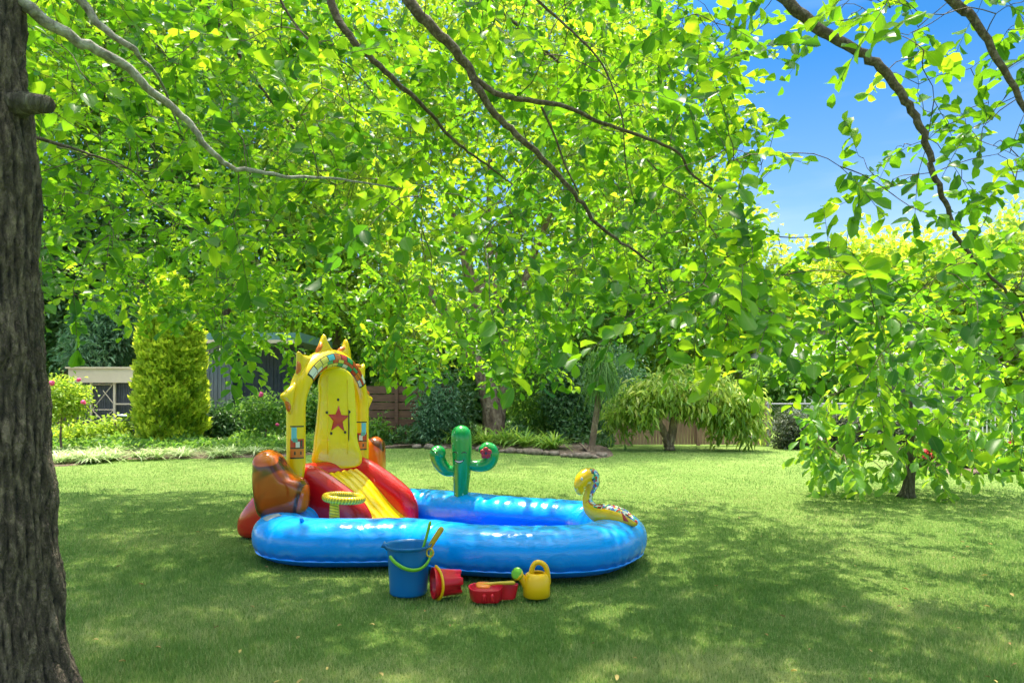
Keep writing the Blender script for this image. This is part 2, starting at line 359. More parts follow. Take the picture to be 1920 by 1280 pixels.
def twig_leaves(C, A, Ln, per, lsize, tint_c, wratio=.60, droop=.12):
    """leaves alternating along twigs: C start points, A unit directions, Ln lengths"""
    n = len(C); t = (np.arange(per) + .7) / per
    pos = C[:, None, :] + A[:, None, :] * (t[None, :, None] * Ln[:, None, None])
    pos[..., 2] -= (t[None, :] ** 2) * Ln[:, None] * .25
    sd_ = N(np.cross(A, np.array([0, 0, 1.])) + rng.normal(0, .25, (n, 3)))
    sg = np.where(np.arange(per) % 2 == 0, 1, -1)
    ax = A[:, None, :] * .55 + sd_[:, None, :] * sg[None, :, None] * .8 + rng.normal(0, .3, (n, per, 3))
    ax[..., 2] -= droop
    nm = np.zeros((n, per, 3)); nm[..., 2] = 1; nm += rng.normal(0, .62, (n, per, 3))
    ls = lsize[:, None] * rng.uniform(.6, 1.2, (n, per))
    tn = tint_c[:, None] + rng.normal(0, .16, (n, per))
    return pos.reshape(-1, 3), ax.reshape(-1, 3), nm.reshape(-1, 3), ls.ravel(), (ls * wratio * rng.uniform(.85, 1.15, (n, per))).ravel(), tn.ravel()
def blob_leaves(blobs, ncl, per, rc, ls, down=.3, wr=.5, shell=.45, upright=.0):
    """blobs: (cx,cy,cz,rx,ry,rz). Clumps scattered through each ellipsoid, leaves scattered in each clump"""
    B = np.array(blobs, float); vol = (B[:, 3] * B[:, 4] * B[:, 5]) ** (2 / 3); pr = vol / vol.sum()
    bi = rng.choice(len(B), ncl, p=pr); d = N(rng.normal(size=(ncl, 3)))
    rr = shell + (1 - shell) * rng.random(ncl) ** .6
    rr *= 1 + .12 * np.sin(d[:, 0] * 5 + bi) * np.cos(d[:, 2] * 4 + bi * 2)
    C = B[bi, :3] + d * rr[:, None] * B[bi, 3:6]
    ct = rng.normal(.45, .16, ncl)
    pos = C[:, None, :] + rng.normal(0, rc, (ncl, per, 3))
    ax = d[:, None, :] * .7 + rng.normal(0, .6, (ncl, per, 3)); ax[..., 2] += -down + upright
    nm = d[:, None, :] * .5 + rng.normal(0, .5, (ncl, per, 3)); nm[..., 2] += .6
    l = ls * rng.uniform(.6, 1.25, (ncl, per))
    tn = ct[:, None] + rng.normal(0, .15, (ncl, per))
    pos = pos.reshape(-1, 3); keep = pos[:, 2] > .03
    return [x.reshape(-1, *x.shape[2:])[keep] if x.ndim > 1 and x.shape[:2] == (ncl, per) else x for x in (pos.reshape(ncl, per, 3), ax, nm, l, l * wr, tn)]
def blades(name, base, az_, ln, wd, lean, droop, tint, seg=4, hk=1.0):
    n = len(base); t = np.linspace(0, 1, seg + 1)
    d = np.stack([np.cos(az_), np.sin(az_), np.zeros(n)], 1); sdv = np.stack([-np.sin(az_), np.cos(az_), np.zeros(n)], 1)
    hor = hk * ln[:, None] * (lean[:, None] * t + droop[:, None] * t ** 2 * .6)
    ver = ln[:, None] * (t * (1 - lean[:, None] * .35) - droop[:, None] * t ** 2.2 * .75)
    cen = base[:, None, :] + d[:, None, :] * hor[..., None]; cen[..., 2] += ver
    w = wd[:, None] * np.sin(np.pi * np.clip(t * .86 + .14, 0, 1)) ** .7
    V = np.stack([cen - sdv[:, None, :] * w[..., None] / 2, cen + sdv[:, None, :] * w[..., None] / 2], 2)
    k = (seg + 1) * 2; Fc = [(2 * i, 2 * i + 1, 2 * i + 3, 2 * i + 2) for i in range(seg)]
    T = np.zeros((n, k, 3)); T[:, :, 0] = np.clip(tint, 0, 1)[:, None]; T[:, ::2, 1] = -1; T[:, 1::2, 1] = 1
    return fastmesh(name, V.reshape(-1, 3), T.reshape(-1, 3), Fc, k, n)
def limbs_mesh(paths, n=8, sub=5):
    mb = MB()
    for pts, r0, r1 in paths:
        p = spline(pts, sub); k = len(p); t = np.linspace(0, 1, k)
        p = p + rng.normal(0, .0035, p.shape) * min(r0 / .03, 3)
        mb.tube(p, r0 + (r1 - r0) * t ** .8, n=n, caps='flat')
    return mb

# ------------------------------------------------------------------ the ground
mb = MB()
xs = np.concatenate([[-500, -120, -40], np.linspace(-16, 16, 65), [40, 120, 500]]); ys = np.concatenate([[-60, -15], np.linspace(-1, 30, 63), [45, 120, 700]])
X, Y = np.meshgrid(xs, ys, indexing='ij'); Z = .012 * np.sin(X * .9 + 1) * np.cos(Y * .7) * (np.abs(X) < 17) * (Y < 31) - .012
mb.grid(np.stack([X, Y, Z], -1)[:, ::1])
lawn = link('lawn', mb.mesh('lawn'), M['lawn']); lawn['kind'] = 'structure'
def bed(name, outline, h=.05):
    O = smooth_closed(np.array([(p[0], p[1], 0) for p in outline], float), 5); c = O.mean(0)
    R = np.array([c + (O - c) * r + np.array([0, 0, h * (1 - r ** 6) + .002 - (.03 if r == 1 else 0)]) for r in (1, .99, .96, .9, .7, .4, .1)])
    R[1:, :, 2] += rng.normal(0, .012, R[1:, :, 2].shape)
    m_ = MB(); m_.grid(R, closev=True); b_ = m_.n - len(O); m_.f.append([b_ + j for j in range(len(O))]); m_.m.append(0)
    o = link(name, m_.mesh(name), M['mulch']); o['kind'] = 'structure'; return o
bed('garden_bed', [G(60, 874)[:2], G(200, 861)[:2], G(400, 857)[:2], G(560, 853)[:2], G(700, 838)[:2], (-4.2, 21), (-9, 25), (-16, 24), (-16, 14)])
bed('garden_bed', [G(700, 838)[:2] + [-.3, .1], G(800, 838)[:2], G(900, 842)[:2], G(1000, 848)[:2], G(1100, 857)[:2], G(1150, 853)[:2], G(1140, 842)[:2] + [.1, 1], (2.6, 22), (-4, 22)], .08)
bed('garden_bed', [G(1790, 890)[:2], G(1900, 880)[:2], (14, 11.5), (14, 14), G(1750, 860)[:2]], .05)
mb = MB(); th = np.linspace(0, 2 * np.pi, 40, endpoint=False)

# grass blades over the near lawn
ng = 430000
D = 1 / rng.uniform(1 / 20.0, 1 / 2.7, ng * 1); 
px = rng.uniform(-30, 1950, ng); X = (px - 960) / F * D
base = np.stack([X, D, np.full(ng, -.008)], 1)
base[:, 2] = .012 * np.sin(X * .9 + 1) * np.cos(D * .7) - .014
h = rng.uniform(.012, .034, ng) ** 1.0 * (1 + .3 * np.sin(X * 3.1) * np.sin(D * 2.3)); wd = rng.uniform(.0026, .0052, ng) * (D / 3) ** .8
az_ = rng.uniform(0, 2 * np.pi, ng); ln_ = rng.uniform(.1, .8, ng)
side = np.stack([-np.sin(az_), np.cos(az_), 0 * az_], 1) * wd[:, None] / 2
tip = base + np.stack([np.cos(az_) * ln_ * h, np.sin(az_) * ln_ * h, h], 1)
V = np.stack([base - side, base + side, tip], 1); T = np.zeros((ng, 3, 3))
patch = np.sin(X * 1.7 + 2 * np.sin(D * 1.1)) * np.sin(D * 2.1 + 1.5 * np.sin(X * 1.3)) 
for i in range(46):
    yc = 1 / rng.uniform(1 / 10, 1 / 2.9); xc = rng.uniform(-.75, .75) * yc; rp_ = rng.uniform(.08, .3)
    patch = patch + 2.2 * rng.uniform(.4, 1) * np.exp(-(((X - xc) / (1.5 * rp_)) ** 2 + ((D - yc) / rp_) ** 2) * (1 + .5 * np.sin(X * 23) * np.sin(D * 19)))
T[:, :, 0] = np.clip(rng.normal(.40, .28, ng) + .15 * np.sin(X * 14 + 3 * np.sin(D * 5)) * np.sin(D * 11 + 2 * np.sin(X * 7)) + .2 * patch + (rng.random(ng) < .06) * .4, 0, 1)[:, None]; T[:, :, 1] = 1
bedm = D > np.interp(px, [0, 60, 200, 400, 560, 700, 900, 1100, 1150, 1200, 1500, 1900], [12.2, 12.4, 13.6, 14.2, 14.6, 16.6, 16.2, 14.2, 15.2, 17.4, 16.2, 11.5]); V = V[~bedm]; T = T[~bedm]; ng = len(V)
gr = link('grass', fastmesh('grass', V.reshape(-1, 3), T.reshape(-1, 3), [(0, 1, 2)], 3, ng, False), M['grass']); gr['kind'] = 'stuff'

# ------------------------------------------------------------------ big foreground tree
TX, TY = -2.03, 2.62
ft = thing('shade_tree', (TX, TY, 0), 'large shade tree, dark fissured trunk at left edge, branches arching over the lawn', 'tree')
mb = MB(); nz, na = 260, 150
V = np.zeros((nz, na, 3)); T = np.zeros((nz, na, 3))
for i, z in enumerate(np.linspace(-.05, 3.7, nz)):
    r = .205 + .05 * math.exp(-z / .5) + .10 * math.exp(-max(z, 0) / .12) * 1.0 + .03 * math.exp(-((z - 2.15) / .25) ** 2)
    if z > 2.9: r *= 1 - .25 * (z - 2.9)
    th = np.linspace(0, 2 * np.pi, na, endpoint=False)
    rr = r * (1 + .05 * np.sin(3 * th + z) + .03 * np.sin(5 * th - 2 * z)) + .06 * math.exp(-max(z, 0) / .2) * np.cos(th * 5) 
    # vertical fissures
    fz = np.abs(np.sin(th * 21 + 1.5 * np.sin(z * 3.7 + th * 2) + .9 * np.sin(z * 9 + th * 5) + .5 * np.sin(z * 23 + th * 9))) ** .6
    gate = .6 + .4 * np.sin(z * 17 + th * 11 + 2 * np.sin(th * 7))
    rr += .022 * fz * gate - .010 + rng.normal(0, .0016, na); T[i, :, 0] = fz * (.75 + .25 * gate)
    cx = TX + .055 * math.exp(-z / .6) - .055 * (z / 2.4) + .02 * math.sin(z * 1.6)
    V[i] = np.stack([cx + rr * np.cos(th), TY + rr * np.sin(th), np.full(na, z)], 1)
mb.grid(V, closev=True, T=T)
part('trunk', mb, M['trunkbark'], ft)
mb = MB(); a = P(45, 198, 2.6); mb.tube([a + [-.1, 0, -.02], a + [.02, -.02, 0], P(88, 196, 2.52)], [.06, .042, .032], n=14, caps='flat')
part('branch_stub', mb, M['bark'], ft)

trunk_top = np.array([TX - .08, TY, 3.3])
def lp(lst): return [P(*q) for q in lst]
L1 = [np.array([TX, TY, 2.9])] + lp([(48, 12, 2.66), (90, 42, 2.7), (150, 80, 2.78), (230, 120, 2.9), (290, 175, 3.0), (350, 225, 3.1), (385, 272, 3.15), (430, 310, 3.25), (500, 325, 3.4), (560, 332, 3.6), (640, 336, 3.9), (740, 352, 4.3)])
L2 = [trunk_top] + lp([(130, -20, 2.9), (190, 50, 2.95), (245, 88, 3.0), (262, 108, 3.1), (300, 150, 3.5), (340, 250, 4.2)])
ov = np.array([-.6, 3.6, 4.2])
L3 = [trunk_top, np.array([-1.5, 3.4, 3.9]), P(600, -90, 4.0)] + lp([(625, 20, 4.0), (662, 75, 4.0), (700, 115, 4.05), (755, 165, 4.15), (800, 205, 4.3), (850, 262, 4.5), (900, 300, 4.7), (960, 345, 5.1)])
L4 = [trunk_top, np.array([-1.3, 3.0, 3.9]), P(715, -90, 3.6)] + lp([(765, 0, 3.6), (805, 45, 3.6), (855, 95, 3.65), (885, 140, 3.7), (897, 168, 3.7), (930, 215, 3.75), (980, 260, 3.8), (1040, 320, 3.9), (1085, 372, 4.0), (1120, 420, 4.1), (1165, 455, 4.2), (1220, 495, 4.3), (1248, 550, 4.4)])
L5 = lp([(885, 140, 3.7), (930, 175, 3.75), (1000, 190, 3.8), (1060, 200, 3.9), (1130, 232, 4.0), (1200, 255, 4.1), (1270, 285, 4.2), (1295, 325, 4.3), (1340, 360, 4.4), (1385, 408, 4.5), (1440, 440, 4.6), (1520, 446, 4.8)])
L6 = [P(820, -140, 3.9)] + lp([(960, -40, 4.1), (1040, 30, 4.2), (1090, 75, 4.2), (1125, 115, 4.2), (1150, 165, 4.2), (1168, 230, 4.2), (1172, 300, 4.3), (1190, 380, 4.4)])
L7 = [trunk_top, np.array([-1.0, 3.0, 4.3]), P(1280, -190, 3.7)] + lp([(1400, -80, 3.8), (1472, 0, 3.8), (1530, 50, 3.8), (1600, 90, 3.8), (1650, 125, 3.8), (1690, 180, 3.8), (1722, 228, 3.8), (1742, 290, 3.8), (1755, 335, 3.8), (1775, 390, 3.85), (1800, 450, 3.9), (1845, 502, 3.9), (1890, 550, 4.0), (1930, 620, 4.1)])
L8 = [trunk_top, np.array([-.8, 2.8, 4.4]), P(1600, -200, 3.3)] + lp([(1780, -5, 3.3), (1825, 35, 3.3), (1870, 110, 3.3), (1925, 210, 3.3), (1990, 330, 3.3)])
L9 = [P(460, -120, 4.1)] + lp([(525, 0, 4.2), (560, 55, 4.2), (600, 92, 4.2), (660, 130, 4.3), (720, 200, 4.5)])
L10 = lp([(1015, 200, 3.82), (1040, 255, 3.9), (1060, 310, 3.95), (1085, 362, 4.0)])
L11 = [np.array([TX, TY, 2.35]), *lp([(100, 268, 2.8), (170, 290, 3.2), (260, 330, 4.0), (330, 420, 5.0)])]
L12 = [trunk_top, np.array([-2.6, 4.2, 4.2]), P(330, -60, 6.0), P(480, 150, 7.0), P(620, 330, 8.0)]
L13 = [np.array([-1.3, 3.0, 3.9]), np.array([-.3, 5, 4.6]), P(900, -20, 6.5), P(1080, 150, 7.2), P(1240, 330, 7.6)]
LB = [(L1, .036, .006), (L2, .03, .006), (L3, .045, .006), (L4, .05, .006), (L5, .022, .004), (L6, .014, .003), (L7, .055, .007), (L8, .045, .012),
      (L9, .012, .003), (L10, .009, .006), (L11, .012, .003), (L12, .06, .01), (L13, .04, .01)]
for lim, r0, r1 in LB:
    p = limbs_mesh([(lim, r0 * .8, r1 * .8)], 10)
    part('limb', p, M['limb'] if lim is L1 or lim is L2 else M['twig'], ft)

# where hanging foliage may be: lower edge of the canopy as seen in the photograph
low_x = [-200, 0, 100, 180, 250, 330, 400, 450, 520, 560, 620, 700, 730, 760, 800, 850, 880, 920, 980, 1040, 1080, 1150, 1200, 1300, 1400, 1450, 1500, 1560, 1600, 1700, 1800, 1900, 2100]
low_y = [570, 560, 545, 575, 530, 560, 625, 665, 665, 605, 585, 620, 675, 690, 685, 615, 560, 665, 690, 665, 580, 610, 640, 650, 670, 680, 705, 730, 760, 790, 780, 810, 815]
def inpoly(x, y, poly):
    c = np.zeros(len(x), bool); j = len(poly) - 1
    for i in range(len(poly)):
        xi, yi = poly[i]; xj, yj = poly[j]
        c ^= ((yi > y) != (yj > y)) & (x < (xj - xi) * (y - yi) / (yj - yi + 1e-9) + xi); j = i
    return c
gapA = [(1285, -80), (1475, -80), (1490, 60), (1560, 105), (1605, 150), (1640, 185), (1700, 190), (1715, 250), (1640, 262), (1570, 310), (1520, 295), (1440, 265), (1380, 205), (1365, 150), (1420, 95), (1400, 45), (1320, 15)]
gapB = [(1435, 340), (1555, 320), (1610, 350), (1700, 385), (1760, 420), (1800, 485), (1700, 500), (1630, 450), (1560, 420), (1450, 410)]
gapC = [(1740, 60), (1800, 60), (1800, 150), (1740, 160)]
gapD = [(780, 440), (900, 400), (960, 470), (970, 600), (900, 640), (850, 560)]
gapE = [(395, 520), (470, 500), (480, 640), (440, 650)]
gapF = [(1040, 600), (1150, 560), (1170, 640), (1060, 680)]
nc = 6000
cpx = rng.uniform(-120, 2040, nc); cpy = rng.uniform(-60, 860, nc); u = rng.random(nc)
cD = np.where(cpx > 1300, 3.0 + 4.4 * u, 4.3 + 5.0 * u); cD = np.where(cpx < 500, 4.0 + 6.5 * u, cD); cD = np.where(rng.random(nc) < .06, 3.1 + 1.5 * u, cD)
lo = np.interp(cpx, low_x, low_y) + rng.normal(0, 14, nc) - 4
keep = cpy < lo
keep &= ~inpoly(cpx, cpy, gapA) & ~(inpoly(cpx, cpy, gapB))
for gp, pr in ((gapC, .3), (gapD, .6), (gapE, .25), (gapF, .5)): keep &= ~(inpoly(cpx, cpy, gp) & (rng.random(nc) > pr))
keep &= ~((cpx > 1450) & (cpy < 480) & (rng.random(nc) > .42))
keep &= ~((cpx > 1400) & (cpy < 520) & (cD > 5))
keep &= ~((cpx > 505) & (cpx < 745) & (cD < 7.2) & (cpy > 465))
keep &= ~((cpx > 1200) & (cpy > 600) & (rng.random(nc) > .72))
keep &= ~((cpx > 1440) & (cpy > 590) & (rng.random(nc) > .5))
keep &= ~((cpx > 1250) & (cpy > 720) & (cD > 4.2))
keep &= ~((cpx < 430) & (cD < 4.2) & (cpy > 300) & (rng.random(nc) > .5))
# patchy density so that clumps and openings form
dn = np.sin(cpx * .021 + 1.3 * np.sin(cpy * .017 + cD)) * np.sin(cpy * .026 + cD * 2.1)
keep &= (dn + rng.normal(0, .5, nc)) > -.55
for lim in (L1, L3, L4, L5, L7, L8):            # leaves grow mostly beside and behind the big limbs
    q_ = spline(lim, 6); q_ = q_[(q_[:, 1] > .5)]; lx = 960 + q_[:, 0] / q_[:, 1] * F; ly = HY - (q_[:, 2] - CH) / q_[:, 1] * F; lx = lx; 
    for a_, b_, d_ in zip(lx, ly, q_[:, 1]): keep &= ~((np.hypot(cpx - a_ + 10, cpy - b_ + 22) < 42) & (cD < d_ + .25) & (rng.random(nc) > .12))
cpx, cpy, cD = cpx[keep], cpy[keep], cD[keep]
ex_ = [(420, 560, 500, 665, 55), (560, 700, 480, 600, 40), (690, 800, 500, 665, 60), (850, 1040, 560, 655, 60), (925, 1040, 630, 690, 26), (800, 900, 600, 670, 26), (225, 430, 440, 590, 90), (1440, 1640, 560, 680, 45)]
for a0, a1, b0, b1, m_ in ex_:
    cpx = np.append(cpx, rng.uniform(a0, a1, m_)); cpy = np.append(cpy, rng.uniform(b0, b1, m_)); cD = np.append(cD, rng.uniform(7.4, 9.4, m_))
C = np.stack([(cpx - 960) / F * cD, cD, CH - (cpy - HY) / F * cD], 1)
# the part of the crown above the picture, which shades the lawn
no = 640
ox = rng.uniform(-6.0, 5.5, no); oy = rng.uniform(-2.0, 9.0, no)
ox = np.append(ox, rng.uniform(-8, -1.9, 330)); oy = np.append(oy, rng.uniform(4.5, 12.8, 330))
ok = ~((ox > .5) & (oy > 7.6)); ox, oy = ox[ok], oy[ok]
oz = np.maximum(CH + .62 * np.maximum(oy, 0), 2.9) + rng.uniform(1.0, 5.0, len(ox))
O_ = np.stack([ox, oy, oz], 1)
def onpool(Q): 
    h_ = Q - np.array(sv)[None] * (Q[:, 2:3] / sv.z); return (h_[:, 0] > -2.0) & (h_[:, 0] < 1.1) & (h_[:, 1] > 4.6) & (h_[:, 1] < 7.0)
O_ = O_[~(onpool(O_) & (rng.random(len(O_)) > .06))]; C = C[~(onpool(C) & (rng.random(len(C)) > .36))]
nvis = len(C); CC = np.vstack([C, O_])
# grow branchlets: every twig joins the nearest wood that already exists
nodes = np.vstack([spline(l, 4) for l, _, _ in LB]); nodes = nodes[nodes[:, 2] > 1.6]
dmin = np.array([np.min(np.sum((nodes - c) ** 2, 1)) for c in CC]); order = np.argsort(dmin)
bl = MB(); twA = np.zeros_like(CC); nodebuf = np.zeros((len(nodes) + len(CC) * 3, 3)); nodebuf[:len(nodes)] = nodes; cnt = len(nodes)
for i in order:
    c = CC[i]; dd = nodebuf[:cnt] - c; pen = np.sum(dd ** 2, 1) + .25 * np.maximum(0, c[2] - nodebuf[:cnt, 2]) ** 2
    q = nodebuf[np.argmin(pen)]; dv = c - q; dist = np.linalg.norm(dv)
    m1 = q + dv * .35 + rng.normal(0, .05, 3) * dist + [0, 0, .06 * dist]; m2 = q + dv * .7 + rng.normal(0, .05, 3) * dist + [0, 0, .05 * dist]
    a = N(N(dv) + rng.normal(0, .45, 3) + np.array([0, 0, -.1])); twA[i] = a
    tl = .30; t3 = c + a * tl * .5 + [0, 0, -.02]; t4 = c + a * tl + [0, 0, -.07]
    r0 = .0022 + .0022 * min(dist, 1.5)
    bl.tube(spline([q, m1, m2, c, t3, t4], 2), np.linspace(r0, .0012, 11), n=4, caps='flat')
    nodebuf[cnt:cnt + 3] = (m1, m2, c); cnt += 3
part('twigs', bl, M['twig'], ft)
ct = rng.normal(.42, .24, len(CC))
big = np.where(np.arange(len(CC)) < nvis, .100, .185)
pos, ax, nm, ls, ws, tn = twig_leaves(CC, twA, np.where(np.arange(len(CC)) < nvis, .34, .5), 11, big, ct)
print('foreground leaves', len(pos))
part('foliage', leaves('foliage', pos, ax, nm, ls, ws, tn), M['leaf'], ft)

# ------------------------------------------------------------------ inflatable pool
BLUE = (.008, .25, .68)
def poolmat():
    m, n, b, o = mat('blue_vinyl')
    at = n.nodes.new('ShaderNodeAttribute'); at.attribute_name = 'uvw'; sp = n.nodes.new('ShaderNodeSeparateXYZ'); n.links.new(at.outputs['Vector'], sp.inputs[0])
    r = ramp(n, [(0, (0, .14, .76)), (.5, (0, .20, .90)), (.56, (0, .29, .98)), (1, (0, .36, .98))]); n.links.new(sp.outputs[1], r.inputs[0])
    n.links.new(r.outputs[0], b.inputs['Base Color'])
    b.inputs['Roughness'].default_value = .2; b.inputs['Coat Weight'].default_value = .35; b.inputs['Coat Roughness'].default_value = .16; b.inputs['Specular IOR Level'].default_value = .4
    t = noise(n, 6, 4, .5, oco(n), .8); bump(n, t.outputs[0], b, .4, .03); return m
M['pool'] = poolmat()
ring_c = np.array([(.77, 5.22), (.55, 4.96), (.15, 4.89), (-.3, 4.96), (-.62, 5.14), (-.85, 5.22), (-1.15, 5.20), (-1.54, 5.22), (-1.80, 5.38), (-1.88, 5.68), (-1.80, 6.05), (-1.6, 6.45),
                   (-1.35, 6.78), (-1.0, 6.86), (-.55, 6.66), (-.1, 6.38), (.3, 6.2), (.62, 6.02), (.80, 5.68), (.84, 5.42)])
RC = smooth_closed(np.hstack([ring_c, np.zeros((len(ring_c), 1))]), 40)
pool = thing('paddling_pool', (-.5, 5.8, 0), 'blue inflatable paddling pool ring lying on the lawn, dappled with sunlight', 'paddling pool')
tg = N(np.roll(RC, -1, 0) - np.roll(RC, 1, 0)); nrm = np.stack([-tg[:, 1], tg[:, 0], 0 * tg[:, 0]], 1)
cen = RC.mean(0); nrm *= np.sign(np.sum(nrm * (RC - cen), 1))[:, None] if False else 1
if np.dot(nrm[0], RC[0] - cen) < 0: nrm = -nrm
n = len(RC); k = 56; ph = np.linspace(0, 2 * np.pi, k, endpoint=False); arc = np.cumsum(np.linalg.norm(np.roll(RC, -1, 0) - RC, axis=1))
HW, HH = .225, .178
V = np.zeros((n, k, 3)); T = np.zeros((n, k, 3))
jit = np.interp(arc, np.linspace(0, arc[-1], 60), rng.normal(0, 1, 60))
for j, p_ in enumerate(ph):
    c_, s_ = math.cos(p_), math.sin(p_)
    e = .86; cc = math.copysign(abs(c_) ** e, c_); ss = math.copysign(abs(s_) ** e, s_)
    so = math.exp(-((p_ - (2 * np.pi - .55)) / .34) ** 2); si = math.exp(-((p_ - (math.pi - .9)) / .4) ** 2)
    sh = np.exp(-((p_ - .35) / .5) ** 2)
    rad = 1 - .020 * so * (1 + 1.0 * np.sin(arc * 62 + 2 * jit)) - .016 * si * (1 + np.sin(arc * 55 + 3 * jit)) - .007 * np.sin(arc * 31 + 4 * jit) * max(0, s_) - .030 * np.abs(np.sin(arc * 6.5 + .8 * jit)) ** 12 * math.exp(-((p_ - .75) / .75) ** 2)
    seam = .0
    off = nrm * (HW * cc * rad)[:, None] + np.array([0, 0, 1]) * (HH * ss * rad)[:, None]
    V[:, j] = RC + off + [0, 0, HH + .0]
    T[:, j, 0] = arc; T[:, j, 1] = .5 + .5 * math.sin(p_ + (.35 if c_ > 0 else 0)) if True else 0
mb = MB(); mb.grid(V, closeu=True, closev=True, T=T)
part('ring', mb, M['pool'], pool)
# welded seam on the outside
for (pp, w) in ((2 * np.pi - .55, .012),):
    e = .86; c_, s_ = math.cos(pp), math.sin(pp); cc = math.copysign(abs(c_) ** e, c_); ss = math.copysign(abs(s_) ** e, s_)
    a0 = RC + nrm * HW * cc * .972 + [0, 0, HH + HH * ss * .972]
    dr = N(nrm * cc + np.array([0, 0, 1.]) * ss)
    R = np.stack([a0 - [0, 0, .003], a0 + dr * w - [0, 0, .002], a0 + dr * w + [0, 0, .001], a0 + [0, 0, .003]], 1)
    mb = MB(); mb.grid(R, closeu=True, T=np.tile([0, .62, 0], (R.shape[0] * 4, 1))); part('seam', mb, M['pool'], pool)
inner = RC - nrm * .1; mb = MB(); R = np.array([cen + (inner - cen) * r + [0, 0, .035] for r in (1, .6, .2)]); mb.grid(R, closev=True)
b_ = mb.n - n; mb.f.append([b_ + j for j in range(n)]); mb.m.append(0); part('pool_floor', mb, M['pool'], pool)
# print warning label and valve on the ring near the left end
def ring_patch(i0, i1, p0, p1, name, m_, lift=.003, nn=5):
    idx = np.arange(i0, i1) % n; pp = np.linspace(p0, p1, nn); R = np.zeros((len(idx), nn, 3))
    for j, q in enumerate(pp):
        jj = (q / (2 * np.pi) * k); j0 = int(math.floor(jj)) % k; fr = jj - math.floor(jj)
        pt = V[idx, j0] * (1 - fr) + V[idx, (j0 + 1) % k] * fr
        R[:, j] = pt + N(pt - (RC[idx] + [0, 0, HH])) * lift
    mb_ = MB(); mb_.grid(R); return part(name, mb_, m_, pool)
M['warn'] = vinyl('grey_print', (.32, .42, .48), .35, .1)
M['darkprint'] = vinyl('dark_print', (.015, .015, .02), .4, .1)
ring_patch(316, 332, .95, 1.5, 'warning_panel', M['warn'])
mb = MB(); q = V[282, int(k * .2)]; mb.tube([q, q + N(q - RC[282] - [0, 0, HH]) * .02], .014, n=12); part('valve', mb, M['pool'], pool)

# ------------------------------------------------------------------ inflatable slide with sun arch
YEL = vinyl('yellow_vinyl', (.95, .62, .0), .25, .18)
YELT = vinyl('clear_yellow_vinyl', (.88, .68, .0), .14, .9)
RED = vinyl('red_vinyl', (.62, .006, .010), .2, .2)
def orangemat():
    m, n, b, o = mat('orange_swirl_vinyl'); v = oco(n)
    t = noise(n, 1.7, 2, .35, v, 1.0)
    r = ramp(n, [(.28, (.30, .05, .004)), (.42, (.50, .07, .006)), (.455, (.10, .02, .004)), (.50, (.13, .025, .004)), (.515, (.72, .12, .006)), (.70, (.90, .24, .012))]); n.links.new(t.outputs[0], r.inputs[0])
    n.links.new(r.outputs[0], b.inputs['Base Color']); b.inputs['Roughness'].default_value = .16; b.inputs['Coat Weight'].default_value = .5
    return m
ORG = orangemat()
A0 = np.array([-1.70, 6.40, 0]); SD = np.array([.935, -.355, 0]); WD = np.array([-.355, -.935, 0])   # slide direction, near-side direction
def LS(s, w, z): return A0 + SD * s + WD * w + np.array([0, 0, z])
slide = thing('inflatable_slide', A0, 'red and yellow inflatable slide with sun arch, over the left end of the pool', 'slide')
prof = [(-.66, 0), (-.72, .12), (-.63, .28), (-.40, .50), (-.20, .63), (-.02, .69), (.12, .68), (.30, .61), (.55, .48), (.70, .37), (.78, .23), (.76, .05), (.60, .0), (.2, .02), (0, .05), (-.3, .02)]
for w in (.40, -.40):
    mb = MB(); mb.pillow([LS(s, w, z) for s, z in [(q_ * (.9 if q_ > 0 else 1), z_) for q_, z_ in prof]], .115, 5); part('side_bolster', mb, RED, slide)
mb = MB(); mb.tube([LS(-.02, -.34, .585), LS(-.02, 0, .585), LS(-.02, .34, .585)], .10, n=18); part('top_bar', mb, RED, slide)
mb = MB(); V2 = []
for s, z in [(-.64, .04), (-.60, .2), (-.42, .4), (-.2, .52), (-.05, .58)]:
    V2.append([LS(s, w, z + .015 * math.cos(w * 22)) for w in np.linspace(-.33, .33, 25)])
mb.grid(np.array(V2)); part('climbing_face', mb, RED, slide)
mb = MB(); V2 = []
for t in np.linspace(0, 1, 30):
    s = .03 + .74 * t; z = .60 - .56 * t + .05 * math.sin(t * math.pi * 2) * .6
    V2.append([LS(s, w, z + .014 * abs(math.cos(w * 30))) for w in np.linspace(-.33, .33, 60)])
mb.grid(np.array(V2)); part('slide_bed', mb, YEL, slide)
# arch
def arch_c(t):
    La = .80; Lb = .49 * math.pi; tot = 2 * La + Lb; d = t * tot
    if d < La: return .5 - .0 * d, .36 + d, (0, 1)
    if d > La + Lb: return -.5, .36 + (tot - d), (0, -1)
    a = (d - La) / .49; return .5 * math.cos(a), 1.16 + .47 * math.sin(a), (-math.sin(a), math.cos(a))
def arch_p(t, phi, off=0.0):
    w, z, tv = arch_c(t); c = LS(0, w, z); nn = np.array([tv[1], -tv[0]])           # outward in plane: (w,z)
    out = WD * nn[0] + np.array([0, 0, nn[1]]); r = .081 + .014 * max(0, math.sin((t - .3) / .4 * math.pi) if .3 < t < .7 else 0) + off
    return c + r * (math.cos(phi) * SD + math.sin(phi) * out)
mb = MB(); tt = np.linspace(0, 1, 90); V2 = np.array([[arch_p(t, p_) for p_ in np.linspace(0, 2 * np.pi, 28, endpoint=False)] for t in tt]); mb.grid(V2, closev=True)
for q in (0, 89 * 28): mb.f.append([q + j for j in range(28)]); mb.m.append(0)
arch = part('arch', mb, YEL, slide)
COLS = {'r': (.55, .03, .02), 'g': (.02, .30, .10), 'w': (.75, .72, .62), 'b': (.12, .50, .62), 'o': (.75, .18, .02), 'y': (.75, .62, .08), 'k': (.02, .02, .02), 't': (.08, .35, .28)}
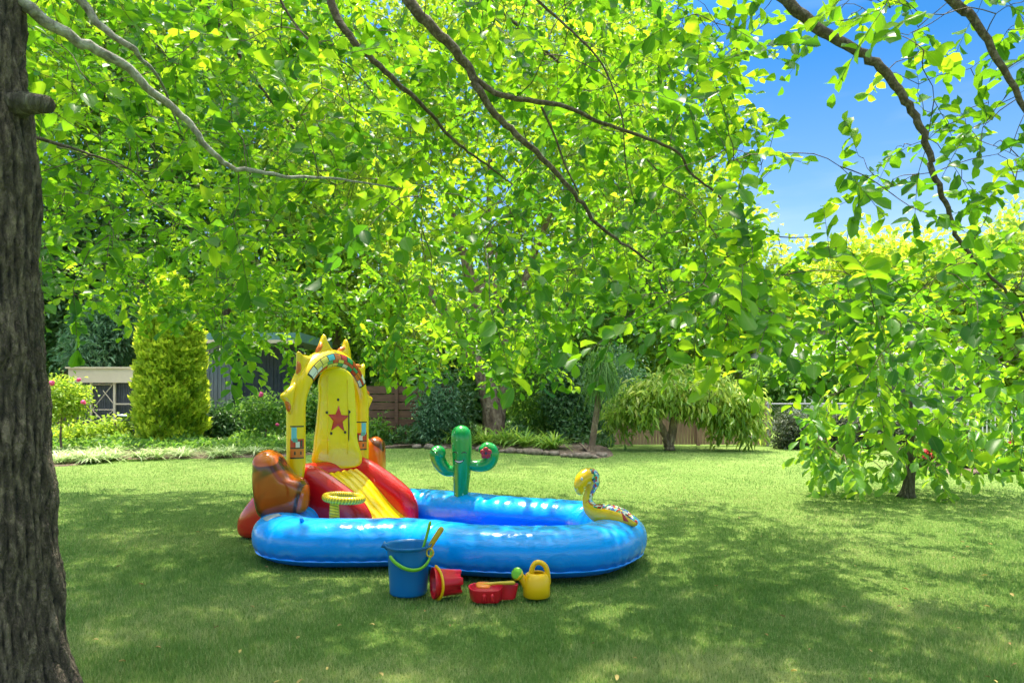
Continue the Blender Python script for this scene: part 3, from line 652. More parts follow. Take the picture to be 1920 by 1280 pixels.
CM = {kk: vinyl('print_' + nn, COLS[kk], .25, .1) for kk, nn in dict(r='red', g='green', w='white', b='sky_blue', o='orange', y='yellow', k='black', t='teal').items()}
CL = list(CM.values()); CI = {kk: i for i, kk in enumerate(CM)}
mb = MB()
def apatch(t0, t1, p0, p1, c, lift=.003, nn=5):
    mb.grid(np.array([[arch_p(t, p_, lift) for p_ in np.linspace(p0, p1, nn)] for t in np.linspace(t0, t1, nn)]), mi=CI[c])
# band of mosaic squares: camera sees phi around 0..-60deg (front, inner) of the top
row1 = 'wyyborgrrw'; row2 = 'wwygryrrgor'
T0, T1 = .36, .66
apatch(T0 - .004, T1 + .004, -.75, .62, 'k', .0015, 24)
for i, c in enumerate(row1):
    a = T0 + (T1 - T0) * i / len(row1); apatch(a + .0015, a + (T1 - T0) / len(row1) - .0015, .0, .55, c)
for i, c in enumerate(row2):
    a = T0 + (T1 - T0) * i / len(row2); apatch(a + .001, a + (T1 - T0) / len(row2) - .001, -.32, -.03, c)
    apatch(a + .001, a + (T1 - T0) / len(row2) - .001, -.68, -.36, row2[(i * 3 + 4) % len(row2)])
part('mosaic_band', mb, CL, arch)
for leg, (a, b_) in enumerate(((.125, .215), (.785, .875))):
    mb = MB(); 
    if leg == 0: f = lambda v: a + (b_ - a) * v
    else: f = lambda v: b_ - (b_ - a) * v
    c0 = -1.1 if leg == 0 else -.75
    sg = -1 if leg == 0 else 1
    # phi centre facing the camera differs on the two legs
    pc = -.75 * sg * -1 if leg == 0 else -.75
    pc = .75 if leg == 0 else -.95
    def cell(u0, u1, v0, v1, c, lift=.003):
        p0, p1 = pc + (u0 - .5) * 1.5, pc + (u1 - .5) * 1.5
        mb.grid(np.array([[arch_p(t, p_, lift) for p_ in np.linspace(p0, p1, 5)] for t in np.linspace(f(v0), f(v1), 3)]), mi=CI[c])
    cell(0, 1, .96, 1.0, 'k'); cell(0, 1, 0, .04, 'k'); cell(0, 1, .04, .30, 'o'); cell(0, 1, .30, .34, 'k'); cell(0, 1, .34, .60, 'r')
    cell(.35, .62, .34, .52, 'w', .005); cell(.55, .9, .55, .95, 'b', .005); cell(.5, .8, .5, .62, 't', .007); cell(.15, .3, .36, .56, 'k', .005)
    cell(.22, .32, .12, .22, 'k', .005); cell(.62, .72, .12, .22, 'k', .005)
    part('leg_print', mb, CL, arch)
# sun rays
for ang, ln_, kx in ((8, .13, 0), (38, .15, .02), (68, .17, .03), (100, .16, -.03), (133, .14, -.03), (168, .13, 0)):
    a = math.radians(180 - ang); a = math.radians(ang)
    w0, z0 = -.5 * math.cos(a), 1.16 + .47 * math.sin(a); o2 = np.array([-math.cos(a), math.sin(a)]); tvec = np.array([math.sin(a), math.cos(a)])
    pts = []
    for al, tr in ((.05, -.13), (.10, -.10), (.09 + ln_ * .55, -.045), (.085 + ln_ * .95, .012 + kx), (.09 + ln_ * .4, .055), (.10, .10), (.05, .13)):
        q = o2 * al + tvec * tr; pts.append(LS(0, w0 + q[0], z0 + q[1]))
    mb = MB(); mb.pillow(pts, .034, 3); part('sun_ray', mb, YEL, slide)
    mb = MB(); q1 = o2 * (.085) + tvec * .11; q2 = o2 * (.09 + ln_ * .5) + tvec * .03
    c1 = LS(0, w0 + q1[0], z0 + q1[1]); c2 = LS(0, w0 + q2[0], z0 + q2[1]); mb.tube(spline([c1, (c1 + c2) / 2 + SD * .012, c2], 4), [.014, .02, .022, .024, .022, .02, .017, .012, .006], n=10); part('ray_lining', mb, CM['o'], slide)
# clear yellow panel with star
pn = N(np.array([.55, -.84, 0])); p0 = np.array([-1.62, 6.42, 0])
def onp(px, py, off=0):
    d = np.array([(px - 960) / F, 1, -(py - HY) / F]); o_ = np.array([0, 0, CH]); t = np.dot(p0 + pn * off - o_, pn) / np.dot(d, pn); return o_ + d * t
out = [(592, 872), (588, 835), (593, 790), (597, 740), (597, 712), (608, 695), (630, 688), (652, 695), (663, 715), (667, 760), (670, 820), (674, 872)]
mb = MB(); mb.pillow([onp(*q) for q in out], .035, 4)
pnl = part('back_panel', mb, YELT, slide)
mb = MB()
for x0, y0, y1 in ((615, 705, 850), (652, 712, 850)):
    mb.tube([onp(x0, y, .034) for y in np.linspace(y0, y1, 8)], .006, n=6)
part('weld_line', mb, YELT, pnl)
star = []
for i in range(10):
    r_ = 21 if i % 2 == 0 else 9.0; a = math.radians(-90 + i * 36 + 3); star.append(onp(634 + r_ * .98 * math.cos(a), 786 + r_ * 1.25 * math.sin(a), .037))
def flat_star(pts, thick, sub=1):
    m_ = MB(); O = np.array(pts); c = O.mean(0); nn_ = pn
    R = np.array([O, O + nn_ * thick, c + (O - c) * .8 + nn_ * thick * 1.6, c + (O - c) * .1 + nn_ * thick * 2]); m_.grid(R, closev=True); b0 = m_.n - len(O); m_.f.append([b0 + j for j in range(len(O))]); m_.m.append(0); return m_
part('red_star', flat_star(star, .006), CM['r'], pnl)
mb = MB()
for (x, y) in ((634, 749), (613, 773), (655, 772), (621, 812), (647, 810)):
    mb = MB(); c = onp(x, y, .04); mb.ell(c, (.012, .006, .014), 8); part('black_dot', mb, CM['k'], pnl)
mb = MB()
mb.tube([onp(654, y, .04) for y in (768, 780, 795, 812, 826)], [.003, .006, .007, .006, .003], n=6)
part('black_stroke', mb, CM['k'], pnl)
# orange boulders
def bolder(outline, D, th_, name='boulder'):
    pts = [P(x, y, D) for x, y in outline]; mb = MB(); mb.pillow(pts, th_, 6); return part(name, mb, ORG, slide)
bolder([(478, 872), (480, 855), (492, 845), (506, 843), (521, 850), (535, 870), (550, 889), (568, 899), (577, 912), (578, 938), (572, 958), (548, 966), (510, 970), (490, 966), (482, 940), (478, 905)], 5.66, .17)
bolder([(680, 850), (688, 828), (698, 819), (710, 819), (719, 828), (722, 850), (722, 890), (712, 925), (690, 925), (680, 900)], 7.1, .14)

# ring-toss post on the front of the ring
rt = thing('ring_toss_hoop', P(627, 982, 5.33), 'yellow inflatable hoop on a short post, standing on the pool before the slide', 'hoop')
def ropemat():
    m, n, b, o = mat('yellow_rope_vinyl'); at = n.nodes.new('ShaderNodeAttribute'); at.attribute_name = 'uvw'
    sp = n.nodes.new('ShaderNodeSeparateXYZ'); n.links.new(at.outputs['Vector'], sp.inputs[0])
    a = n.nodes.new('ShaderNodeMath'); a.operation = 'MULTIPLY_ADD'; a.inputs[1].default_value = 300; n.links.new(sp.outputs[0], a.inputs[0])
    a2 = n.nodes.new('ShaderNodeMath'); a2.operation = 'MULTIPLY'; a2.inputs[1].default_value = 6.2832 * 2; n.links.new(sp.outputs[1], a2.inputs[0]); n.links.new(a2.outputs[0], a.inputs[2])
    s = n.nodes.new('ShaderNodeMath'); s.operation = 'SINE'; n.links.new(a.outputs[0], s.inputs[0])
    r = ramp(n, [(0, (.50, .34, .01)), (.35, (.90, .62, .02))]); n.links.new(s.outputs[0], r.inputs[0]); n.links.new(r.outputs[0], b.inputs['Base Color'])
    b.inputs['Roughness'].default_value = .25; bump(n, s.outputs[0], b, .3, .006); return m
ROPE = ropemat()
mb = MB(); mb.tube([P(627, 985, 5.33), P(627, 965, 5.33), P(627, 945, 5.35), P(629, 936, 5.37)], [.042, .04, .036, .032], n=16); part('post', mb, ROPE, rt)
cc = P(645, 933, 5.45); th = np.linspace(0, 2 * np.pi, 49)
mb = MB(); mb.tube([cc + np.array([.142 * math.cos(t), .142 * math.sin(t), .012 * math.cos(t) * -1]) for t in th], .030, n=16, caps='flat'); part('hoop', mb, ROPE, rt)

# ------------------------------------------------------------------ inflatable cactus
D0 = 6.56
cac = thing('inflatable_cactus', P(866, 928, D0), 'green inflatable cactus with smiling face and red flower on the back of the pool', 'inflatable cactus')
def greenmat():
    m, n, b, o = mat('green_vinyl'); v = oco(n)
    vo = n.nodes.new('ShaderNodeTexVoronoi'); vo.inputs['Scale'].default_value = 15; vo.inputs['Randomness'].default_value = .8; n.links.new(v, vo.inputs['Vector'])
    r = ramp(n, [(.10, (.25, .65, .32)), (.17, (.006, .30, .055))]); n.links.new(vo.outputs['Distance'], r.inputs[0]); n.links.new(r.outputs[0], b.inputs['Base Color'])
    b.inputs['Roughness'].default_value = .2; b.inputs['Coat Weight'].default_value = .4
    t = noise(n, 7, 3, .5, v); bump(n, t.outputs[0], b, .15, .01); return m
GRN = greenmat()
mb = MB(); mb.tube(spline([P(864, 930, D0), P(865, 905, D0), P(866, 880, D0), P(866, 850, D0), P(865, 816, D0)], 4), np.interp(np.linspace(0, 1, 17), [0, .25, .5, .75, 1], [.068, .078, .088, .098, .100]), n=28, sx=1.0)
body = part('body', mb, GRN, cac)
mb = MB(); mb.tube(spline([P(852, 884, D0), P(836, 880, D0), P(824, 866, D0 - .02), P(820, 853, D0 - .03), P(821, 852 - 2, D0 - .03)], 6), np.interp(np.linspace(0, 1, 25), [0, .3, 1], [.046, .064, .080]), n=20); part('arm', mb, GRN, cac)
mb = MB(); mb.tube(spline([P(880, 871, D0), P(897, 873, D0), P(914, 869, D0), P(922, 857, D0), P(921, 845, D0), P(913, 840, D0), P(906, 843, D0 - .02)], 6), np.interp(np.linspace(0, 1, 37), [0, .3, .6, .85, 1], [.048, .064, .070, .06, .045]), n=20); part('arm', mb, GRN, cac)
mb = MB(); fc = P(911, 849, D0 - .085)
for i in range(5):
    a = math.radians(90 + 72 * i); mb.ell(fc + np.array([.032 * math.cos(a), 0, .032 * math.sin(a)]), (.026, .012, .026), 10, mi=0)
mb.ell(fc + np.array([0, -.008, 0]), (.013, .01, .013), 8, mi=1)
part('flower', mb, [vinyl('dark_red_print', (.45, .01, .02), .3, .1), CM['k']], cac)
def face(px, py, off=.003):
    X_ = (px - 866) / F * D0 * .995; r_ = .0945 + off; return P(866, py, D0) + np.array([X_, -math.sqrt(max(r_ * r_ - X_ * X_, 0)), 0])
for ex in (854.5, 871):
    mb = MB(); mb.tube([face(ex + dx, 849 - 3.2 * math.cos(dx / 5.5 * 1.5)) for dx in np.linspace(-5, 5, 9)], [.002, .004, .005, .005, .006, .005, .005, .004, .002], n=6); part('eye', mb, CM['k'], cac)
mb = MB(); R = []
for t in np.linspace(-1, 1, 13):
    up = 858.5 + 3.0 * (1 - t * t); dn_ = 858.5 + 8.0 * (1 - t * t) ** .8; R.append([face(862 + 10.5 * t, up + (dn_ - up) * q, .003) for q in (0, .33, .66, 1)])
mb.grid(np.array(R)); part('mouth', mb, CM['k'], cac)
mb = MB(); R = []
for t in np.linspace(-.72, .72, 11):
    up = 859.5 + 3.0 * (1 - t * t); dn_ = up + 2.4 * (1 - t * t); R.append([face(862 + 10 * t, up + (dn_ - up) * q, .006) for q in (0, .5, 1)])
mb.grid(np.array(R)); part('teeth', mb, CM['w'], cac)

# ------------------------------------------------------------------ inflatable snake
sn = thing('inflatable_snake', P(1130, 975, 5.36), 'yellow inflatable snake with coloured mosaic back, resting on the right end of the pool ring', 'inflatable snake')
def snakemat():
    m, n, b, o = mat('yellow_mosaic_vinyl'); at = n.nodes.new('ShaderNodeAttribute'); at.attribute_name = 'uvw'
    sp = n.nodes.new('ShaderNodeSeparateXYZ'); n.links.new(at.outputs['Vector'], sp.inputs[0])
    vo = n.nodes.new('ShaderNodeTexVoronoi'); vo.inputs['Scale'].default_value = 48; n.links.new(oco(n), vo.inputs['Vector'])
    s2 = n.nodes.new('ShaderNodeSeparateColor'); n.links.new(vo.outputs['Color'], s2.inputs[0])
    r = ramp(n, [(0, COLS['r']), (.2, COLS['w']), (.38, (.05, .12, .4)), (.52, COLS['y']), (.66, COLS['g']), (.78, COLS['b']), (.9, COLS['k'])], 'CONSTANT'); n.links.new(s2.outputs[0], r.inputs[0])
    lt = n.nodes.new('ShaderNodeMath'); lt.operation = 'COMPARE'; lt.inputs[1].default_value = .46; lt.inputs[2].default_value = .13; n.links.new(sp.outputs[1], lt.inputs[0])
    mx_ = n.nodes.new('ShaderNodeMix'); mx_.data_type = 'RGBA'; n.links.new(lt.outputs[0], mx_.inputs[0]); mx_.inputs[6].default_value = (.88, .52, .006, 1); n.links.new(r.outputs[0], mx_.inputs[7])
    n.links.new(mx_.outputs[2], b.inputs['Base Color']); b.inputs['Roughness'].default_value = .2; b.inputs['Coat Weight'].default_value = .4; return m
SNK = snakemat(); DS = 5.38
path = [P(1186, 984, 5.18), P(1168, 976, 5.24), P(1145, 970, 5.3), P(1122, 967, 5.36), P(1106, 957, 5.4), P(1100, 942, 5.42), P(1104, 926, 5.42), P(1109, 910, 5.42), P(1106, 899, 5.41), P(1097, 899, 5.4)]
path = [p_ + np.array([0, -.06, .03]) for p_ in path]; rr = [.03, .066, .082, .078, .058, .038, .038, .056, .070, .064]
mb = MB(); pp = spline(path, 6); mb.tube(pp, np.interp(np.linspace(0, 9, len(pp)), range(10), rr), n=28, ref=(0, -1, 0)); part('body', mb, SNK, sn)
mb = MB(); mb.tube(spline([P(1101, 893, 5.33), P(1092, 899, 5.30), P(1087, 912, 5.28), P(1087, 919, 5.27)], 5), np.interp(np.linspace(0, 1, 16), [0, .4, 1], [.066, .058, .034]), n=22, sx=.9)
part('head', mb, vinyl('snake_yellow', (.88, .52, .006), .2, .1), sn)
mb = MB()
pr_ = np.interp(np.linspace(0, 9, len(pp)), range(10), rr)
for (x, c) in ((1112, 'o'), (1138, 'g'), (1163, 'r')):
    xm = (x - 960) / F * 5.2; R = []
    for u_ in np.linspace(-1, 1, 9):
        xx = xm + u_ * .050; k_i = np.argmin(np.abs(pp[:30, 0] - xx)); cpt = pp[k_i].copy(); cpt[0] = xx; rad_ = pr_[k_i] * 1.025
        R.append([cpt + rad_ * np.array([0, -math.cos(f_), math.sin(f_)]) for f_ in np.linspace(-.15, -.13 + 1.0 * (1 - abs(u_)), 5)])
    mb.grid(np.array(R), mi=CI[c])
part('zigzag_print', mb, CL, sn)
mb = MB(); mb.ell(P(1131, 984, 5.27), (.02, .02, .03), 10); part('valve_tag', mb, CM['r'], sn)
mb = MB(); mb.ell(P(1091, 897, 5.23), (.010, .006, .012), 8); part('eye', mb, CM['w'], sn)

# ------------------------------------------------------------------ beach toys
def plastic(name, col, rough=.32, trans=0.0):
    m, n, b, o = mat(name); b.inputs['Base Color'].default_value = (*col, 1); b.inputs['Roughness'].default_value = rough
    b.inputs['Subsurface Weight'].default_value = .15; b.inputs['Subsurface Radius'].default_value = (.02, .02, .02); b.inputs['Subsurface Scale'].default_value = .3
    t = noise(n, 30, 3, .5, oco(n)); bump(n, t.outputs[0], b, .08, .003); return m
PB = plastic('blue_plastic', (.002, .15, .40)); PR = plastic('red_plastic', (.62, .008, .02)); PY = plastic('yellow_plastic', (.92, .52, .004))
PG = plastic('green_plastic', (.18, .50, .02)); PO = plastic('orange_plastic', (.85, .22, .01)); PLO = plastic('mustard_plastic', (.62, .42, .02))
bc = G(766, 1112); bD = bc[1]; sc = bD / F
bkt = thing('blue_bucket', bc, 'tall blue plastic bucket with green handle, standing on the grass before the pool', 'bucket')
hB = 93 * sc; rb_, rt_ = 34.5 * sc, 42 * sc
prof = [(rb_ * .0 + .002, .004), (rb_ * .96, .004), (rb_, .012)]
for t in np.linspace(.05, .92, 10): prof.append((rb_ + (rt_ - rb_) * t * .72, hB * t))
prof += [(rt_ * .95, hB * .93), (rt_ * 1.02, hB * .955), (rt_ * 1.04, hB), (rt_ * 1.0, hB), (rt_ * .93, hB * .95), (rb_ * .97, .03), (.002, .03)]
mb = MB(); mb.lathe(prof, 48, bc)
part('body', mb, PB, bkt)
# pouring spout and embossed panel
mb = MB(); q = bc + np.array([-rt_ * .98, -.02, hB]); mb.tube([q + [.03, .0, -.055], q + [.0, 0, -.01], q + [-.022, 0, .002]], [.006, .018, .024], n=12, caps='flat'); part('spout', mb, PB, bkt)
pv1 = bc + np.array([rt_ * math.cos(math.radians(12)), -rt_ * math.sin(math.radians(12)), hB * .80]); pv2 = bc + np.array([-rt_ * .60, -rt_ * .75, hB * .88])
mb = MB(); hp = []
for t in np.linspace(0, 1, 21):
    a = math.radians(-12 - 116 * t) ; rr_ = rt_ * 1.06
    hp.append(bc + np.array([rr_ * math.cos(a), rr_ * math.sin(a), hB * (.84 - .02 * t) - hB * .30 * math.sin(math.pi * t) ** .8 * (1 - .35 * t)]))
mb.tube(hp, .0125, n=10, sx=.6); part('handle', mb, PG, bkt)
for p_ in (hp[0],):
    mb = MB(); th = np.linspace(0, 2 * np.pi, 25); c = bc + np.array([rt_ * 1.0, -rt_ * .30, hB * .86])
    mb.tube([c + np.array([.022 * math.cos(t), -.012, .026 * math.sin(t)]) for t in th], .0065, n=8, caps='flat'); part('pivot_ring', mb, PLO, bkt)
# shovel and rake in the bucket
sh = thing('toy_shovel', P(790, 1060, bD), 'light green toy shovel handle sticking up out of the blue bucket', 'toy shovel')
mb = MB(); mb.tube([P(776, 1080, bD), P(789, 1040, bD), P(799, 1008, bD), P(806, 981, bD)], [.014, .014, .016, .018], n=12, sx=.6); part('handle', mb, PG, sh)
mb = MB(); mb.pillow([P(772, 1078, bD), P(784, 1078, bD), P(784, 1098, bD), P(776, 1106, bD), P(768, 1096, bD)], .008); part('blade', mb, PG, sh)
rk = thing('toy_rake', P(800, 1060, bD + .03), 'mustard orange toy rake handle leaning out of the blue bucket', 'toy rake')
mb = MB(); mb.tube([P(780, 1075, bD + .03), P(798, 1040, bD + .03), P(812, 1015, bD + .02), P(827, 992, bD + .02)], [.014, .015, .018, .019], n=12, sx=.65); part('handle', mb, PLO, rk)
mb = MB()
for i in range(4): mb.tube([P(774 + i * 5, 1082, bD + .03), P(772 + i * 5, 1100, bD + .03)], .004, n=6)
mb.tube([P(772, 1082, bD + .03), P(791, 1082, bD + .03)], .006, n=6); part('head', mb, PLO, rk)
# red bucket on its side: axis points to the left-front (mouth) and right (base with castle turrets)
rc_ = G(836, 1118); rD = rc_[1]; s2 = rD / F; Rr = 28 * s2
axv = N(np.array([-.93, -.30, .03])); e1 = N(np.cross(axv, [0, 0, 1])); e2 = np.cross(e1, axv)
rbk = thing('red_bucket', rc_, 'small red castle bucket with yellow band handle, lying on its side beside the blue bucket', 'bucket')
cb = rc_ + np.array([.0, .0, Rr * .96])
def rbp(a, r, th): return cb + axv * a + r * (math.cos(th) * e1 + math.sin(th) * e2)
Lr = 50 * s2; mb = MB(); R = []
ths = np.linspace(0, 2 * np.pi, 64, endpoint=False)
def cren(th): return 1 if math.sin(th * 5) > 0 else 0
for a, r in ((-.5, .02), (-.5, .7), (-.5, .80), (-.2, .84), (.1, .90), (.38, .96), (.42, 1.03), (.5, 1.05), (.5, 1.0), (.38, .92), (-.4, .76), (-.42, .02)):
    R.append([rbp(a * Lr + (0 if a > -.45 else .010 * cren(th) * -1 * (1 if a <= -.5 and r >= .7 else 0)), r * Rr * (1 - (.13 * (1 - cren(th)) if (a < -.1 and r > .7 and a > -.45 or (a <= -.5 and r >= .7)) else 0)), th) for th in ths])
mb.grid(np.array(R), closev=True); part('body', mb, PR, rbk)
mb = MB(); hp = [rbp(Lr * (.44 - .30 * math.sin(math.pi * t)), Rr * (1.08), math.radians(95 + 180 * t - 5)) for t in np.linspace(0, 1, 25)]
hp = [cb + axv * (Lr * (.40 - .36 * math.sin(math.pi * t))) + e2 * (Rr * 1.07 * math.cos(math.pi * t)) + np.array([0, -1, 0]) * (Rr * 1.12 * math.sin(math.pi * t)) * .98 for t in np.linspace(0, 1, 25)]
mb.tube(hp, .013, n=8, sx=.55); part('handle', mb, PY, rbk)
# red scoop with orange spade on top
dc = G(918, 1124); dD = dc[1]; s3 = dD / F
dp = thing('toy_dustpan', dc, 'red plastic sand scoop lying on the grass between the red bucket and watering can', 'sand scoop')
def dl(x, y, z): return dc + np.array([x, y, z])            # local metres
O = np.array([(-.135, .02), (-.10, .10), (0, .115), (.06, .09), (.10, .055), (.17, .05), (.175, .01), (.10, .0), (.075, -.03), (.06, -.075), (-.02, -.085), (-.10, -.07)])
O3 = smooth_closed(np.hstack([O, np.zeros((len(O), 1))]), 5)
levels = [(.0, .86), (.01, .92), (.075, 1.0), (.082, 1.01), (.082, .96), (.075, .94), (.02, .84), (.018, .1)]
mb = MB(); R = np.array([[dl(p_[0] * r, p_[1] * r, z * (1 + .15 * (p_[0] > .08))) for p_ in O3] for z, r in levels]); mb.grid(R, closev=True)
b0 = mb.n - len(O3); mb.f.append([b0 + j for j in range(len(O3))]); mb.m.append(0); part('tray', mb, PR, dp)
mb = MB()
for x in (-.03, .02): mb.tube([dl(x, -.085, .02), dl(x, -.088, .05)], .012, n=8)
part('rib', mb, PR, dp)
sp_ = thing('toy_spade', dl(-.02, 0, .085), 'orange toy spade with yellow handle lying across the red sand scoop', 'toy spade')
mb = MB(); mb.pillow([dl(-.085, -.02, .092), dl(-.06, -.045, .09), (dl(0, -.04, .09)), dl(.0, .03, .10), dl(-.05, .04, .10), dl(-.085, .02, .10)], .012); part('blade', mb, PO, sp_)
mb = MB(); mb.tube([dl(-.03, -.005, .098), dl(.05, -.005, .108), dl(.15, -.01, .112)], [.012, .010, .013], n=10); part('handle', mb, PLO, sp_)
# watering can
wc = G(1006, 1118); wD = wc[1]; s4 = wD / F
can = thing('watering_can', wc, 'small yellow watering can with green sprinkler head, rightmost toy on the grass', 'watering can')
prof = [(.002, .003), (23 * s4, .003), (25.5 * s4, .012), (25.5 * s4, 20 * s4), (24 * s4, 34 * s4), (20 * s4, 43 * s4), (15 * s4, 46 * s4), (13.5 * s4, 45 * s4), (14 * s4, 42 * s4), (20 * s4, 30 * s4), (20 * s4, .02), (.002, .02)]
mb = MB(); mb.lathe(prof, 40, wc); cbody = part('body', mb, PY, can)
mb = MB(); mb.tube(spline([wc + np.array([x * s4, .0, z * s4]) for x, z in ((-8, 34), (-9, 50), (-3, 62), (7, 64), (17, 56), (21, 40), (22, 26))], 5), .017, n=12, sx=1.0); part('handle', mb, PY, can)
mb = MB(); mb.tube(spline([wc + np.array([x * s4, -.01, z * s4]) for x, z in ((-16, 12), (-22, 26), (-29, 38), (-33, 43))], 4), np.linspace(.026, .024, 13), n=14)
a1 = wc + np.array([-30 * s4, -.01, 40 * s4]); a2 = wc + np.array([-36 * s4, -.03, 45 * s4])
mb.tube([a1, (a1 + a2) / 2, a2], [.025, .035, .040], n=18, caps='flat'); part('spout', mb, PY, can)
dv = N(a2 - a1 + np.array([0, -.03, 0])); mb = MB(); mb.tube([a2, a2 + dv * .004, a2 + dv * .01], [.041, .041, .028], n=20, caps='flat'); part('sprinkler_head', mb, PG, can)

# ------------------------------------------------------------------ background trees and shrubs
def tree(name, label, cat, loc, stems, blobs, ncl, per, rc, ls, m_, bm=None, down=.3, wr=.5, shell=.45, group=None, tmpl=TS):
    t = thing(name, loc, label, cat, group)
    part('trunk', limbs_mesh(stems, 8), bm or M['greybark'], t)
    a = blob_leaves(blobs, ncl, per, rc, ls, down, wr, shell)
    part('crown', leaves('crown', *a, tmpl=tmpl), m_, t); return t
def B(px, py, D, rx, rz, ry=None):           # ellipsoid crown lobe centred at a photo position, radii in photo pixels
    c = P(px, py, D); return (*c, rx / F * D, (ry or (rx + rz) / 2) / F * D, rz / F * D)
def stem(px, D, topx, topy, r0, r1=.03, wob=.15):
    a = np.array([(px - 960) / F * D, D, -.05]); b_ = P(topx, topy, D); 
    return ([a, a + (b_ - a) * .35 + rng.normal(0, wob, 3) * [1, 1, 0], a + (b_ - a) * .7 + rng.normal(0, wob, 3) * [1, 1, 0], b_], r0, r1)
def gl(px, D): return ((px - 960) / F * D, D, 0)

# central multi-stemmed tree
D = 18.5
st = []
st.append(([P(925, 832, D), P(925, 790, D), P(915, 735, D), P(898, 690, D), P(868, 640, D), P(845, 600, D), P(800, 540, D)], .36, .10))
st.append(([P(935, 830, D), P(940, 770, D + .1), P(945, 720, D + .1), P(950, 640, D), P(925, 520, D), P(915, 400, D), P(920, 300, D)], .15, .06))
st.append(([P(915, 640, D), P(895, 560, D), P(870, 480, D), P(850, 400, D)], .28, .06))
st.append(([P(945, 650, D), P(975, 570, D), P(1000, 480, D), P(1040, 380, D)], .24, .05))
st.append(([P(880, 640, D), P(900, 560, D), P(935, 480, D), P(960, 390, D)], .18, .05))
bl_ = [B(700, 250, D, 190, 130), B(930, 180, D + 1, 220, 190), B(1120, 330, D, 150, 120), B(800, 420, D + 1, 160, 80), B(1080, 60, D + 1, 180, 130), B(1030, 480, D + 1.5, 130, 90), B(620, 60, D, 200, 140), B(850, -40, D, 220, 120)]
tree('spreading_tree', 'tall tree with thick leaning grey brown trunk in the central back bed', 'tree', gl(925, D), st, bl_, 1500, 16, .34, .24, M['lf_bright'], shell=.35)
# evergreens at left, dark
D = 24
tree('evergreen_tree', 'dark evergreen tree behind the cream aviary at far left', 'tree', gl(120, D), [stem(120, D, 130, 400, .3)], [B(110, 520, D, 120, 130), B(60, 420, D, 120, 130), B(210, 600, D, 70, 90), B(170, 500, D, 90, 100), B(30, 620, D, 90, 110), B(110, 640, D, 70, 60)], 900, 16, .4, .30, M['lf_dark'], shell=.3)
D = 21
tree('bottlebrush_tree', 'bluish green bushy tree leaning over the aviary roof', 'tree', gl(200, D + .3), [stem(205, D + .3, 195, 610, .14)], [B(185, 640, D + .3, 45, 45), B(225, 600, D + .3, 50, 50), B(165, 668, D - .8, 30, 24)], 260, 16, .26, .26, M['lf_blue'], shell=.3, wr=.25)
D = 27
tree('gum_tree', 'pale green tree behind the dark shed, seen through the hanging leaves', 'tree', gl(440, D), [stem(440, D, 440, 300, .3), stem(452, D, 500, 400, .18)], [B(420, 250, D, 210, 170), B(260, 300, D, 140, 190), B(480, 440, D, 120, 110), B(600, 520, D, 110, 80), B(330, 60, D, 220, 140), B(330, 470, D, 110, 90)], 1500, 15, .5, .34, M['lf_mid'], shell=.3)
D = 26
tree('poplar_tree', 'light yellow green tree behind the arch of the slide', 'tree', gl(620, D), [stem(620, D, 640, 300, .25)], [B(620, 330, D, 160, 160), B(700, 500, D, 130, 120), B(560, 560, D, 100, 80), B(760, 620, D, 90, 80), B(140, 100, D, 220, 180)], 1300, 15, .5, .34, M['lf_bright'], shell=.3)
D = 25
tree('feathery_tree', 'fine feathery dark green tree at right of the central trunk', 'tree', gl(1060, D), [stem(1060, D, 1070, 480, .22), stem(1075, D, 1130, 600, .1)], [B(1060, 600, D, 120, 80), B(1150, 520, D, 110, 90), B(1010, 700, D, 90, 90), B(1120, 690, D, 90, 80), B(1230, 560, D, 100, 90)], 1000, 16, .35, .28, M['lf_mid'], shell=.3, wr=.25)
D = 30
tree('hill_tree', 'broad pale tree high behind the drooping-leaf tree', 'tree', gl(1290, D), [stem(1290, D, 1290, 420, .3)], [B(1290, 480, D, 150, 130), B(1200, 350, D, 140, 150), B(1400, 580, D, 110, 110), B(1330, 640, D, 120, 80), B(1180, 620, D, 110, 80), B(1150, 180, D, 110, 150), B(1200, 740, D, 150, 60)], 1600, 14, .55, .36, M['lf_bright'], shell=.3)
D = 28
tree('maple_tree', 'yellow green tree with orange tinged tips beyond the back fence at right', 'tree', gl(1600, D), [stem(1600, D, 1600, 560, .3)], [B(1560, 560, D, 130, 90), B(1660, 520, D, 110, 70), B(1500, 640, D, 110, 80), B(1640, 640, D, 130, 90)], 1000, 15, .5, .36, M['lf_gold'], shell=.3)
tree('ash_tree', 'leafy green tree beyond the white fence at far right', 'tree', gl(1830, D), [stem(1830, D, 1830, 560, .3)], [B(1810, 560, D, 130, 90), B(1920, 520, D, 120, 120), B(1780, 670, D, 110, 90), B(1930, 680, D, 110, 90)], 1000, 15, .5, .36, M['lf_bright'], shell=.3)
